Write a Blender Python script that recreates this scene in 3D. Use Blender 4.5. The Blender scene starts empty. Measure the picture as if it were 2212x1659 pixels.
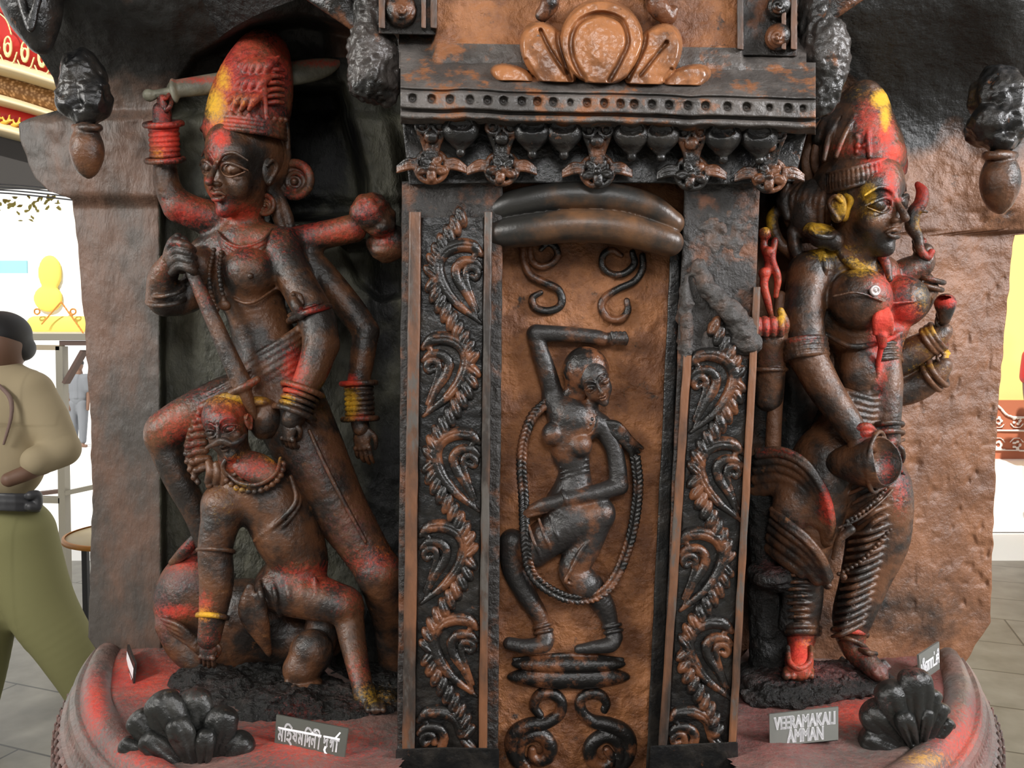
import bpy, bmesh, math, random
import numpy as np
import openvdb
from mathutils import Vector, Matrix

# ------------------------------------------------------------------ camera
F = 1700.0                      # focal length in pixels of the 2212 px frame
PITCH = math.atan((829.5 - 760.0) / F)
CAM = np.array([0.0, 0.0, 1.5])
sc = bpy.context.scene
cd = bpy.data.cameras.new('camera'); cam = bpy.data.objects.new('camera', cd)
sc.collection.objects.link(cam); sc.camera = cam
cam.location = CAM; cam.rotation_euler = (math.pi/2 - PITCH, 0, 0)
cd.sensor_width = 36.0; cd.lens = 36.0 * F / 2212.0
cd.clip_start = 0.05; cd.clip_end = 200

# ------------------------------------------------------------------ view, world, lights
sc.view_settings.view_transform = 'Standard'
sc.view_settings.look = 'None'
sc.view_settings.gamma = 1.0
sc.view_settings.exposure = 0.0
sc.view_settings.use_curve_mapping = False
sc.render.engine = 'CYCLES'
sc.cycles.max_bounces = 5; sc.cycles.diffuse_bounces = 3; sc.cycles.glossy_bounces = 3
sc.cycles.transmission_bounces = 3; sc.cycles.caustics_reflective = False; sc.cycles.caustics_refractive = False
sc.cycles.sample_clamp_indirect = 4.0

wd = bpy.data.worlds.new('daylight'); sc.world = wd; wd.use_nodes = True
nt = wd.node_tree; nt.nodes.clear()
o_ = nt.nodes.new('ShaderNodeOutputWorld'); b_ = nt.nodes.new('ShaderNodeBackground')
tc = nt.nodes.new('ShaderNodeTexCoord'); sx = nt.nodes.new('ShaderNodeSeparateXYZ')
ramp = nt.nodes.new('ShaderNodeValToRGB'); mr = nt.nodes.new('ShaderNodeMapRange')
nt.links.new(tc.outputs['Generated'], sx.inputs[0])
# hazy bright sky on the far side of the pavilion, a dimmer hall behind the photographer
mr.inputs[1].default_value = -0.45; mr.inputs[2].default_value = 0.35
mr.inputs[3].default_value = 0.50; mr.inputs[4].default_value = 1.2
nt.links.new(sx.outputs['Y'], mr.inputs[0])
nt.links.new(mr.outputs[0], b_.inputs['Strength'])
b_.inputs['Color'].default_value = (1.0, 0.985, 0.96, 1)
nt.links.new(b_.outputs[0], o_.inputs[0])

def area(name, loc, target, size, energy, color=(1, 1, 1), sy=None):
    l = bpy.data.lights.new(name, 'AREA'); l.shape = 'RECTANGLE'
    l.size = size; l.size_y = sy or size; l.energy = energy; l.color = color
    o = bpy.data.objects.new(name, l); sc.collection.objects.link(o)
    o.location = loc
    o.rotation_euler = (Vector(target) - Vector(loc)).to_track_quat('-Z', 'Y').to_euler()
    return o
LIGHTS = [
    area('daylight_left', (-3.4, -0.6, 2.9), (-0.1, 1.6, 1.4), 1.5, 135, (1.0, 0.98, 0.94), 1.2),
    area('daylight_right', (3.2, -0.3, 2.9), (0.3, 1.6, 1.2), 1.3, 185, (0.98, 0.98, 1.0), 1.2),
    area('daylight_front', (0.2, -2.2, 3.1), (0.1, 1.6, 1.2), 1.3, 60, (1, 1, 1), 0.9),
]
sl = bpy.data.lights.new('sun', 'SUN'); sl.energy = 5.0; sl.angle = .02; sl.color = (1, .97, .9)
so_ = bpy.data.objects.new('sun', sl); sc.collection.objects.link(so_)
so_.rotation_euler = Vector((-.25, -.62, .78)).to_track_quat('Z', 'Y').to_euler(); so_.location = (-2, -5, 9)

# ------------------------------------------------------------------ pixel -> world
def PW(px, py, Y):
    """world point on the ray through photo pixel (px,py) at world depth Y (arrays allowed)"""
    px = np.asarray(px, float); py = np.asarray(py, float); Y = np.asarray(Y, float)
    u = (px - 1106.0) / F; v = (829.5 - py) / F
    dy = math.cos(PITCH) + v * math.sin(PITCH); dz = -math.sin(PITCH) + v * math.cos(PITCH)
    t = Y / dy
    return np.stack([u * t, Y + 0 * t, CAM[2] + dz * t], -1)

def to_px(w):
    dx = w[:, 0]; dy = w[:, 1]; dz = w[:, 2] - CAM[2]
    c = math.cos(PITCH); s = math.sin(PITCH)
    fw = dy * c - dz * s; up = dy * s + dz * c
    return 1106 + F * dx / fw, 829.5 - F * up / fw

# ------------------------------------------------------------------ linking, tagging
COL = sc.collection
def tag(o, label=None, cat=None, group=None, kind=None):
    if label: o['label'] = label
    if cat: o['category'] = cat
    if group: o['group'] = group
    if kind: o['kind'] = kind
    return o
def thing(name, loc, label, cat, group=None, kind=None):
    o = bpy.data.objects.new(name, None); COL.objects.link(o)
    o.empty_display_size = 0.05
    o.location = tuple(float(a) for a in loc)
    return tag(o, label, cat, group, kind)
def wloc(parent):
    v = Vector((0, 0, 0))
    while parent is not None:
        v = v + Vector(parent.location); parent = parent.parent
    return np.array(v)
def mkobj(name, verts, faces, mat, parent=None, smooth=True, origin=None):
    """verts in world metres; they are stored relative to the parent's place"""
    verts = np.asarray(verts, float)
    off = wloc(parent)
    loc = np.zeros(3)
    if parent is None:
        loc = np.array(origin, float) if origin is not None else np.array([(verts[:, 0].min()+verts[:, 0].max())/2, (verts[:, 1].min()+verts[:, 1].max())/2, verts[:, 2].min()])
        off = loc
    me = bpy.data.meshes.new(name)
    v = (verts - off).astype(np.float32)
    if isinstance(faces, np.ndarray):
        n = faces.shape[1]
        me.vertices.add(len(v)); me.vertices.foreach_set('co', v.ravel())
        me.loops.add(faces.size); me.loops.foreach_set('vertex_index', faces.ravel().astype(np.int32))
        me.polygons.add(len(faces)); me.polygons.foreach_set('loop_start', np.arange(0, faces.size, n, dtype=np.int32))
        me.update(calc_edges=True)
    else:
        me.from_pydata([tuple(a) for a in v], [], [tuple(f) for f in faces]); me.update()
    if smooth: me.polygons.foreach_set('use_smooth', np.ones(len(me.polygons), bool))
    me.materials.append(mat)
    o = bpy.data.objects.new(name, me); COL.objects.link(o)
    o.location = loc
    if parent is not None: o.parent = parent; o.location = (0, 0, 0)
    return o

# ------------------------------------------------------------------ powder (kumkum / turmeric) stains and black patches kept with the mesh
def powder(o, spots):
    """spots: (px, py, rx, ry, channel, strength, settle) ; channel 0 red 1 yellow 2 pink dust, alpha black patches"""
    me = o.data; n = len(me.vertices)
    co = np.empty(n*3, np.float32); me.vertices.foreach_get('co', co); co = co.reshape(-1, 3)
    w = co + (wloc(o.parent) if o.parent else np.array(o.location))
    nr = np.empty(n*3, np.float32)
    try: me.vertex_normals.foreach_get('vector', nr)
    except Exception: me.vertices.foreach_get('normal', nr)
    up = np.clip(nr.reshape(-1, 3)[:, 2]*1.2 + 0.25, 0, 1)
    px, py = to_px(w)
    col = np.zeros((n, 4), np.float32)
    for (x, y, rx, ry, ch, st, se) in spots:
        d = np.sqrt(((px-x)/rx)**2 + ((py-y)/ry)**2)
        a = np.clip(1.25 - d, 0, 1) * st
        a = a * ((1-se) + se*up)
        col[:, ch] = np.maximum(col[:, ch], a)
    at = me.color_attributes.new('powder', 'FLOAT_COLOR', 'POINT')
    at.data.foreach_set('color', col.ravel())

# ------------------------------------------------------------------ sculpting by signed distance fields
def catmull(P, n=6):
    P = np.asarray(P, float)
    if len(P) < 3 or n <= 1: return P
    Q = np.vstack([2*P[0]-P[1], P, 2*P[-1]-P[-2]]); out = []
    for i in range(1, len(Q)-2):
        p0, p1, p2, p3 = Q[i-1], Q[i], Q[i+1], Q[i+2]
        for k in range(n):
            t = k/n
            out.append(0.5*((2*p1)+(-p0+p2)*t+(2*p0-5*p1+4*p2-p3)*t*t+(-p0+3*p1-3*p2+p3)*t**3))
    out.append(P[-1]); return np.array(out)

def unit(v):
    v = np.asarray(v, float); return v/ (np.linalg.norm(v)+1e-12)
def frame(fwd, up):
    """columns x,y,z of a local frame in author space: z = fwd, y = up"""
    z = unit(fwd); x = unit(np.cross(up, z)); y = np.cross(z, x)
    return np.stack([x, y, z], 1)
RNG = np.random.default_rng(7)
def vnoise(shape, cell, rng=None):
    """smooth value noise sampled on a grid"""
    rng = rng or RNG
    out = None
    g = rng.uniform(-1, 1, tuple(int(s/cell)+3 for s in shape)).astype(np.float32)
    for ax, s in enumerate(shape):
        t = np.arange(s)/cell; i = t.astype(int); f = (t-i).astype(np.float32); f = f*f*(3-2*f)
        a = np.take(g, i, axis=ax); b = np.take(g, i+1, axis=ax)
        sh = [1]*len(shape); sh[ax] = s; f = f.reshape(sh)
        g = a*(1-f)+b*f
    return g

class Sculpt:
    """A solid modelled as a smooth union of round cones and ellipsoids. Author space: x,y are photo
    pixels, z is pixels in front of the plane Y0; every size is in the same pixels (about 1 mm)."""
    def __init__(s, Y0, res=0.0022, k=10):
        s.Y0 = Y0; s.res = res; s.k = k; s.prims = []; s.noise = []
    def w(s, p):
        p = np.atleast_2d(np.asarray(p, float))[:, :3]
        Y = s.Y0 - p[:, 2]*s.Y0/F
        return PW(p[:, 0], p[:, 1], Y), Y/F
    def tube(s, pts, k=None, op='u', n=6, flat=1.0):
        pts = np.asarray(pts, float)
        if pts.shape[0] > 2 and n > 1: pts = catmull(pts, n)
        W, sc_ = s.w(pts); R = np.maximum(pts[:, 3], 0.3)*sc_
        s.prims.append(('t', W, R, flat, op, (s.k if k is None else k)*sc_.mean()))
        return s
    def ball(s, c, r, k=None, op='u'):
        return s.ell(c, (r, r, r), None, k, op)
    def ell(s, c, r, rot=None, k=None, op='u'):
        """rot: degrees in the picture plane (clockwise) or a 3x3 frame in author space"""
        W, sc_ = s.w(c); sc_ = sc_[0]
        if rot is None: A = np.eye(3)
        elif np.isscalar(rot):
            a = math.radians(rot); A = np.array([[math.cos(a), -math.sin(a), 0], [math.sin(a), math.cos(a), 0], [0, 0, 1]])
        else: A = np.asarray(rot)
        # author (x right, y down, z to viewer) -> world (X, -Z, -Y)
        M = np.stack([A[0], -A[2], -A[1]], 0)
        s.prims.append(('e', W[0], np.array(r, float)*sc_, M, op, (s.k if k is None else k)*sc_))
        return s
    def ring(s, c, axis, R, r, k=2, op='u', squash=1.0, n=28):
        """bangle: circle of radius R around axis (author vector)"""
        a = unit(axis); h = np.array([0, 0, 1.0]) if abs(a[2]) < .9 else np.array([1.0, 0, 0])
        u = unit(np.cross(a, h)); v = np.cross(a, u)
        t = np.linspace(0, 2*math.pi, n+1)
        P = np.array(c)[None, :3] + R*(np.cos(t)[:, None]*u*squash + np.sin(t)[:, None]*v)
        P = np.hstack([P, np.full((n+1, 1), r)])
        return s.tube(P, k=k, op=op, n=1)
    def bangles(s, p0, p1, R, n, r, k=2, flare=0.0):
        p0 = np.array(p0, float); p1 = np.array(p1, float)
        for i in range(n):
            t = i/max(1, n-1)
            e = flare if (i == 0 or i == n-1) else 0
            s.ring(p0+(p1-p0)*t, p1-p0, R+e, r*(1.25 if e else 1), k=k)
        return s
    def beads(s, pts, r, step, k=1, n=8, jitter=0):
        P = catmull(np.asarray(pts, float)[:, :3], n)
        d = np.r_[0, np.cumsum(np.linalg.norm(np.diff(P, axis=0), axis=1))]
        for q in np.arange(0, d[-1], step):
            c = [np.interp(q, d, P[:, a]) for a in range(3)]
            s.ball(c, r, k=k)
        return s
    def bounds(s):
        lo = np.full(3, 1e9); hi = -lo
        for p in s.prims:
            if p[4] == '-': continue
            if p[0] == 't': a = (p[1]-p[2][:, None]).min(0); b = (p[1]+p[2][:, None]).max(0)
            else: m = p[2].max(); a = p[1]-m; b = p[1]+m
            lo = np.minimum(lo, a); hi = np.maximum(hi, b)
        return lo-3*s.res, hi+3*s.res
    def field(s):
        lo, hi = s.bounds(); n = np.ceil((hi-lo)/s.res).astype(int)+2
        BIG = 0.03
        f = np.full(tuple(n), BIG, np.float32)
        ax = [lo[i]+np.arange(n[i])*s.res for i in range(3)]
        def sub(a, b):
            i0 = np.maximum(np.floor((a-lo)/s.res).astype(int), 0); i1 = np.minimum(np.ceil((b-lo)/s.res).astype(int)+1, n)
            return i0, i1
        for p in s.prims:
            kind, op, k = p[0], p[4], max(p[5], 1e-5)
            mg = k + 3*s.res
            if kind == 't':
                W, R, flat = p[1], p[2], p[3]
                a = (W-R[:, None]).min(0)-mg; b = (W+R[:, None]).max(0)+mg
                i0, i1 = sub(a, b)
                if (i1 <= i0).any(): continue
                d = np.full(tuple(i1-i0), BIG, np.float32)
                segs = range(len(W)-1) if len(W) > 1 else [0]
                for j in segs:
                    p0 = W[j]; p1 = W[j+1] if len(W) > 1 else W[j]; r0 = R[j]; r1 = R[j+1] if len(W) > 1 else R[j]
                    rm = max(r0, r1)+mg
                    j0, j1 = sub(np.minimum(p0, p1)-rm, np.maximum(p0, p1)+rm)
                    j0 = np.maximum(j0, i0); j1 = np.minimum(j1, i1)
                    if (j1 <= j0).any(): continue
                    X = (ax[0][j0[0]:j1[0]]-p0[0]).astype(np.float32)[:, None, None]
                    Y = ((ax[1][j0[1]:j1[1]]-p0[1])/flat).astype(np.float32)[None, :, None]
                    Z = (ax[2][j0[2]:j1[2]]-p0[2]).astype(np.float32)[None, None, :]
                    bx, by, bz = p1-p0; by = by/flat
                    bb = bx*bx+by*by+bz*bz+1e-12
                    h = np.clip((X*bx+Y*by+Z*bz)/bb, 0, 1)
                    dd = np.sqrt((X-h*bx)**2+(Y-h*by)**2+(Z-h*bz)**2)-(r0+(r1-r0)*h)
                    if flat < 1: dd = dd*max(flat, .5)
                    v = d[j0[0]-i0[0]:j1[0]-i0[0], j0[1]-i0[1]:j1[1]-i0[1], j0[2]-i0[2]:j1[2]-i0[2]]
                    np.minimum(v, dd, out=v)
            else:
                c, r, M = p[1], p[2], p[3]
                m = np.sqrt(((M*r[None, :])**2).sum(1))+mg
                i0, i1 = sub(c-m, c+m)
                if (i1 <= i0).any(): continue
                X = (ax[0][i0[0]:i1[0]]-c[0]).astype(np.float32)[:, None, None]
                Y = (ax[1][i0[1]:i1[1]]-c[1]).astype(np.float32)[None, :, None]
                Z = (ax[2][i0[2]:i1[2]]-c[2]).astype(np.float32)[None, None, :]
                q = [(X*M[0, i]+Y*M[1, i]+Z*M[2, i])/r[i] for i in range(3)]
                k0 = np.sqrt(q[0]**2+q[1]**2+q[2]**2)+1e-6
                k1 = np.sqrt((q[0]/r[0])**2+(q[1]/r[1])**2+(q[2]/r[2])**2)+1e-6
                d = k0*(k0-1)/k1
            g = f[i0[0]:i1[0], i0[1]:i1[1], i0[2]:i1[2]]
            if op == 'u':
                h = np.maximum(k-np.abs(g-d), 0)/k
                g[...] = np.minimum(g, d)-h*h*k*0.25
            else:
                h = np.maximum(k-np.abs(g+d), 0)/k
                g[...] = np.maximum(g, -d)+h*h*k*0.25
        for (cell, amp) in s.noise:
            f += vnoise(f.shape, cell/1000.0/s.res)*(amp/1000.0)
        return f, lo
    def build(s, name, mat, parent=None, spots=None, origin=None):
        f, lo = s.field()
        f[0], f[-1], f[:, 0], f[:, -1], f[:, :, 0], f[:, :, -1] = [0.03]*6
        g = openvdb.FloatGrid(0.03); g.copyFromArray(f)
        r = g.convertToPolygons(0.0, 0.0) if False else g.convertToPolygons(0.0)
        pts = r[0]; quads = [q for q in r[1:] if q.shape[1] == 4][0]
        V = lo + pts.astype(float)*s.res
        Q = quads[:, ::-1].astype(np.int32)
        o = mkobj(name, V, Q, mat, parent, origin=origin)
        powder(o, spots or [])
        return o

# ------------------------------------------------------------------ plain meshes in author space
def AW(x, y, z, Y0):
    return PW(x, y, Y0 - np.asarray(z, float)*Y0/F)
def gridmesh(name, X, Y, Z, Y0, mat, parent=None, spots=None, smooth=True, origin=None):
    """X,Y,Z: (rows, cols) author coordinates, rows going down, columns going right"""
    r, c = X.shape
    V = AW(X, Y, Z, Y0).reshape(-1, 3)
    i = np.arange(r-1)[:, None]*c + np.arange(c-1)[None, :]
    Q = np.stack([i, i+c, i+c+1, i+1], -1).reshape(-1, 4).astype(np.int32)
    o = mkobj(name, V, Q, mat, parent, smooth, origin)
    powder(o, spots or [])
    return o
def interp(y, table):
    t = np.array(table, float); return np.interp(y, t[:, 0], t[:, 1])
def poly_sd(X, Y, P):
    """signed distance (negative inside) to a polygon, on arrays"""
    P = np.asarray(P, float); d = np.full(X.shape, 1e9); ins = np.zeros(X.shape, bool)
    for i in range(len(P)):
        a = P[i]; b = P[(i+1) % len(P)]; e = b-a
        t = np.clip(((X-a[0])*e[0]+(Y-a[1])*e[1])/(e@e), 0, 1)
        d = np.minimum(d, np.hypot(X-a[0]-t*e[0], Y-a[1]-t*e[1]))
        c = ((a[1] > Y) != (b[1] > Y)) & (X < (b[0]-a[0])*(Y-a[1])/((b[1]-a[1]) if b[1] != a[1] else 1e-9)+a[0])
        ins ^= c
    return np.where(ins, -d, d)
def sstep(x, a, b):
    t = np.clip((x-a)/(b-a), 0, 1); return t*t*(3-2*t)
def prism(name, poly, z0, z1, Y0, mat, parent=None, bevel=3.0, spots=None, origin=None, cuts=0):
    """polygon drawn in author x,y, from depth z0 (back) to z1 (front)"""
    P = []
    poly = [tuple(map(float, p)) for p in poly]
    if cuts:
        for i, a in enumerate(poly):
            b = poly[(i+1) % len(poly)]; n = max(1, int(math.hypot(b[0]-a[0], b[1]-a[1])/cuts))
            for k in range(n): P.append((a[0]+(b[0]-a[0])*k/n, a[1]+(b[1]-a[1])*k/n))
    else: P = poly
    bm = bmesh.new()
    A = AW([p[0] for p in P], [p[1] for p in P], np.full(len(P), z1), Y0); B = AW([p[0] for p in P], [p[1] for p in P], np.full(len(P), z0), Y0)
    va = [bm.verts.new(v) for v in A]; vb = [bm.verts.new(v) for v in B]
    bm.faces.new(va); bm.faces.new(vb[::-1])
    for i in range(len(P)):
        j = (i+1) % len(P); bm.faces.new((va[j], va[i], vb[i], vb[j]))
    bmesh.ops.recalc_face_normals(bm, faces=bm.faces)
    if bevel: bmesh.ops.bevel(bm, geom=[e for e in bm.edges if e.calc_face_angle(0) > .5], offset=bevel*Y0/F, segments=3, profile=.6, affect='EDGES', clamp_overlap=True)
    me = bpy.data.meshes.new(name); bm.to_mesh(me); bm.free()
    n = len(me.vertices); co = np.empty(n*3, np.float32); me.vertices.foreach_get('co', co); co = co.reshape(-1, 3)
    off = wloc(parent) if parent else (np.array(origin) if origin is not None else np.array([co[:, 0].mean(), co[:, 1].mean(), co[:, 2].min()]))
    me.vertices.foreach_set('co', (co-off).astype(np.float32).ravel()); me.update()
    me.materials.append(mat)
    o = bpy.data.objects.new(name, me); COL.objects.link(o)
    if parent: o.parent = parent
    else: o.location = off
    powder(o, spots or [])
    return o
def world_mesh(name, V, Fc, mat, parent=None, smooth=False, origin=None, bevel=0):
    o = mkobj(name, V, Fc, mat, parent, smooth, origin)
    if bevel:
        m = o.modifiers.new('bevel', 'BEVEL'); m.width = bevel; m.segments = 2
    return o
def box(name, lo, hi, mat, parent=None, bevel=0.0, origin=None):
    x0, y0, z0 = lo; x1, y1, z1 = hi
    V = [(x0, y0, z0), (x1, y0, z0), (x1, y1, z0), (x0, y1, z0), (x0, y0, z1), (x1, y0, z1), (x1, y1, z1), (x0, y1, z1)]
    Fc = [(0, 3, 2, 1), (4, 5, 6, 7), (0, 1, 5, 4), (1, 2, 6, 5), (2, 3, 7, 6), (3, 0, 4, 7)]
    return world_mesh(name, V, Fc, mat, parent, origin=origin, bevel=bevel)
def revolve(name, prof, cx, cy, mat, parent=None, a0=0, a1=2*math.pi, n=160, spots=None, jitter=None, origin=None):
    """prof: list of (radius, height) in metres"""
    prof = np.array(prof, float); t = np.linspace(a0, a1, n)
    R = prof[:, 0][:, None]; H = prof[:, 1][:, None]
    X = cx + R*np.cos(t); Yw = cy + R*np.sin(t); Z = H + 0*t[None, :]
    if jitter is not None: Z = Z + jitter(X, Yw)
    V = np.stack([X, Yw, Z], -1).reshape(-1, 3); r, c = len(prof), n
    i = np.arange(r-1)[:, None]*c + np.arange(c-1)[None, :]
    Q = np.stack([i, i+c, i+c+1, i+1], -1).reshape(-1, 4).astype(np.int32)
    o = mkobj(name, V, Q, mat, parent, True, origin); powder(o, spots or []); return o

def pipe(name, pts, r, mat, parent=None, n=8, origin=None):
    """round bar along world points"""
    P = catmull(np.array(pts, float), 6); V = []; Fc = []
    for i, p in enumerate(P):
        d = unit(P[min(i+1, len(P)-1)]-P[max(i-1, 0)]); u = unit(np.cross(d, (0, 0, 1) if abs(d[2]) < .9 else (1, 0, 0))); v = np.cross(d, u)
        for k in range(n): a = 2*math.pi*k/n; V.append(p+r*(u*math.cos(a)+v*math.sin(a)))
    for i in range(len(P)-1):
        for k in range(n): Fc.append((i*n+k, i*n+(k+1) % n, (i+1)*n+(k+1) % n, (i+1)*n+k))
    Fc.append(tuple(range(n))[::-1]); Fc.append(tuple((len(P)-1)*n+k for k in range(n)))
    return mkobj(name, V, Fc, mat, parent, True, origin)

# ------------------------------------------------------------------ anatomy in author space
class Local:
    """local frame placed in author space: p = c + size * (R @ q)"""
    def __init__(s, S, c, R, size): s.S = S; s.c = np.array(c, float); s.R = R; s.z = size
    def p(s, q): return s.c + s.z*(s.R @ np.array(q, float))
    def ell(s, q, r, k=.03, op='u', tilt=None):
        R = s.R if tilt is None else s.R @ tilt
        s.S.ell(s.p(q), tuple(np.array(r)*s.z), R, k=k*s.z, op=op)
    def tube(s, pts, k=.02, op='u', n=5, flat=1):
        s.S.tube([(*s.p(q[:3]), q[3]*s.z) for q in pts], k=k*s.z, op=op, n=n, flat=flat)

def head(S, c, fwd, up, size, ears=True, open_eye=False):
    """head of height `size` px, centre c, looking along fwd (author vectors; y is down)"""
    L = Local(S, c, frame(fwd, up), size)
    L.ell((0, .15, -.10), (.34, .37, .42), k=.05)
    L.ell((0, -.12, .06), (.265, .36, .30), k=.10)
    L.ell((0, .13, .16), (.275, .20, .19), k=.06)
    L.ell((0, -.42, .25), (.085, .08, .085), k=.08)
    for sx_ in (-1, 1):
        L.ell((sx_*.155, -.14, .20), (.10, .12, .09), k=.12)
        L.ell((sx_*.16, .035, .44), (.125, .075, .11), k=.04, op='-')
        L.ell((sx_*.158, .015, .305), (.115, .062, .075), k=.008)
        L.tube([(sx_*.04, -.005, .375, .010), (sx_*.09, .062, .405, .017), (sx_*.16, .085, .395, .020), (sx_*.235, .058, .345, .017), (sx_*.315, .012, .275, .009)], k=.008)
        L.tube([(sx_*.04, -.01, .37, .008), (sx_*.11, -.05, .385, .013), (sx_*.19, -.055, .365, .013), (sx_*.29, .00, .285, .008)], k=.008)
        L.ell((sx_*.148, .012, .375), (.034, .036, .016), k=.004)
        L.tube([(sx_*.03, .095, .395, .014), (sx_*.09, .165, .39, .020), (sx_*.19, .185, .34, .019), (sx_*.30, .11, .26, .010)], k=.012)
        L.ell((sx_*.045, -.14, .42), (.034, .030, .045), k=.018)
        L.ell((sx_*.03, -.175, .44), (.015, .018, .02), k=.01, op='-')
        L.tube([(sx_*.06, -.19, .37, .008), (sx_*.10, -.235, .345, .008)], k=.02, op='-')
        if ears:
            L.ell((sx_*.34, -.02, -.04), (.035, .14, .08), k=.02)
            L.tube([(sx_*.365, -.13, -.02, .018), (sx_*.385, .02, -.11, .02), (sx_*.375, .10, -.05, .02), (sx_*.36, .05, .02, .016)], k=.01)
    L.tube([(0, .13, .36, .026), (0, .02, .425, .029), (0, -.07, .49, .036), (0, -.118, .515, .040)], k=.022)
    L.tube([(-.095, -.255, .345, .010), (-.045, -.228, .395, .024), (0, -.238, .41, .022), (.045, -.228, .395, .024), (.095, -.255, .345, .010)], k=.01)
    L.tube([(-.08, -.272, .345, .010), (-.035, -.298, .388, .026), (.035, -.298, .388, .026), (.08, -.272, .345, .010)], k=.01)
    L.tube([(-.105, -.258, .365, .007), (0, -.263, .435, .008), (.105, -.258, .365, .007)], k=.006, op='-')
    return L

def hand(S, c, along, back, size, curl=.5, thumb=1, spread=.12, k=4, curls=None, thumb_curl=.4):
    """wrist at c, fingers along `along`, back of the hand facing `back`"""
    y = unit(along); z = unit(np.array(back, float)-np.dot(back, y)*y); x = np.cross(y, z)*thumb
    R = np.stack([x, y, z], 1); L = Local(S, c, R, size)
    L.ell((0, .27, 0), (.21, .27, .10), k=.06)
    L.ell((.10, .20, -.03), (.10, .16, .09), k=.05)
    for i, (bx, ln, r) in enumerate(((.155, .40, .054), (.052, .46, .056), (-.052, .43, .054), (-.15, .34, .048))):
        cu = (curls[i] if curls is not None else curl)*1.45
        a = 0.0; p = np.array([bx, .48-.03*abs(bx)*10*.3, 0.0]); q = [(*p, r)]
        side = bx*spread*6
        for j, fr in enumerate((.44, .31, .25)):
            a += cu*(.75 if j == 0 else 1.0)
            p = p + ln*fr*np.array([side*(.35 if j == 0 else .2)*math.cos(a), math.cos(a), -math.sin(a)])
            q.append((*p, r*(1-.10*(j+1))))
        L.tube(q, k=.012, n=3)
        L.ell((bx, .48, .03), (r*1.1, r*1.1, r*.9), k=.03)
    t = thumb_curl
    L.tube([(.14, .10, -.02, .07), (.27, .24, -.06, .060), (.30-.12*t, .40, -.10-.10*t, .052), (.28-.25*t, .50, -.13-.16*t, .044)], k=.02, n=4)
    return L
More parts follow.
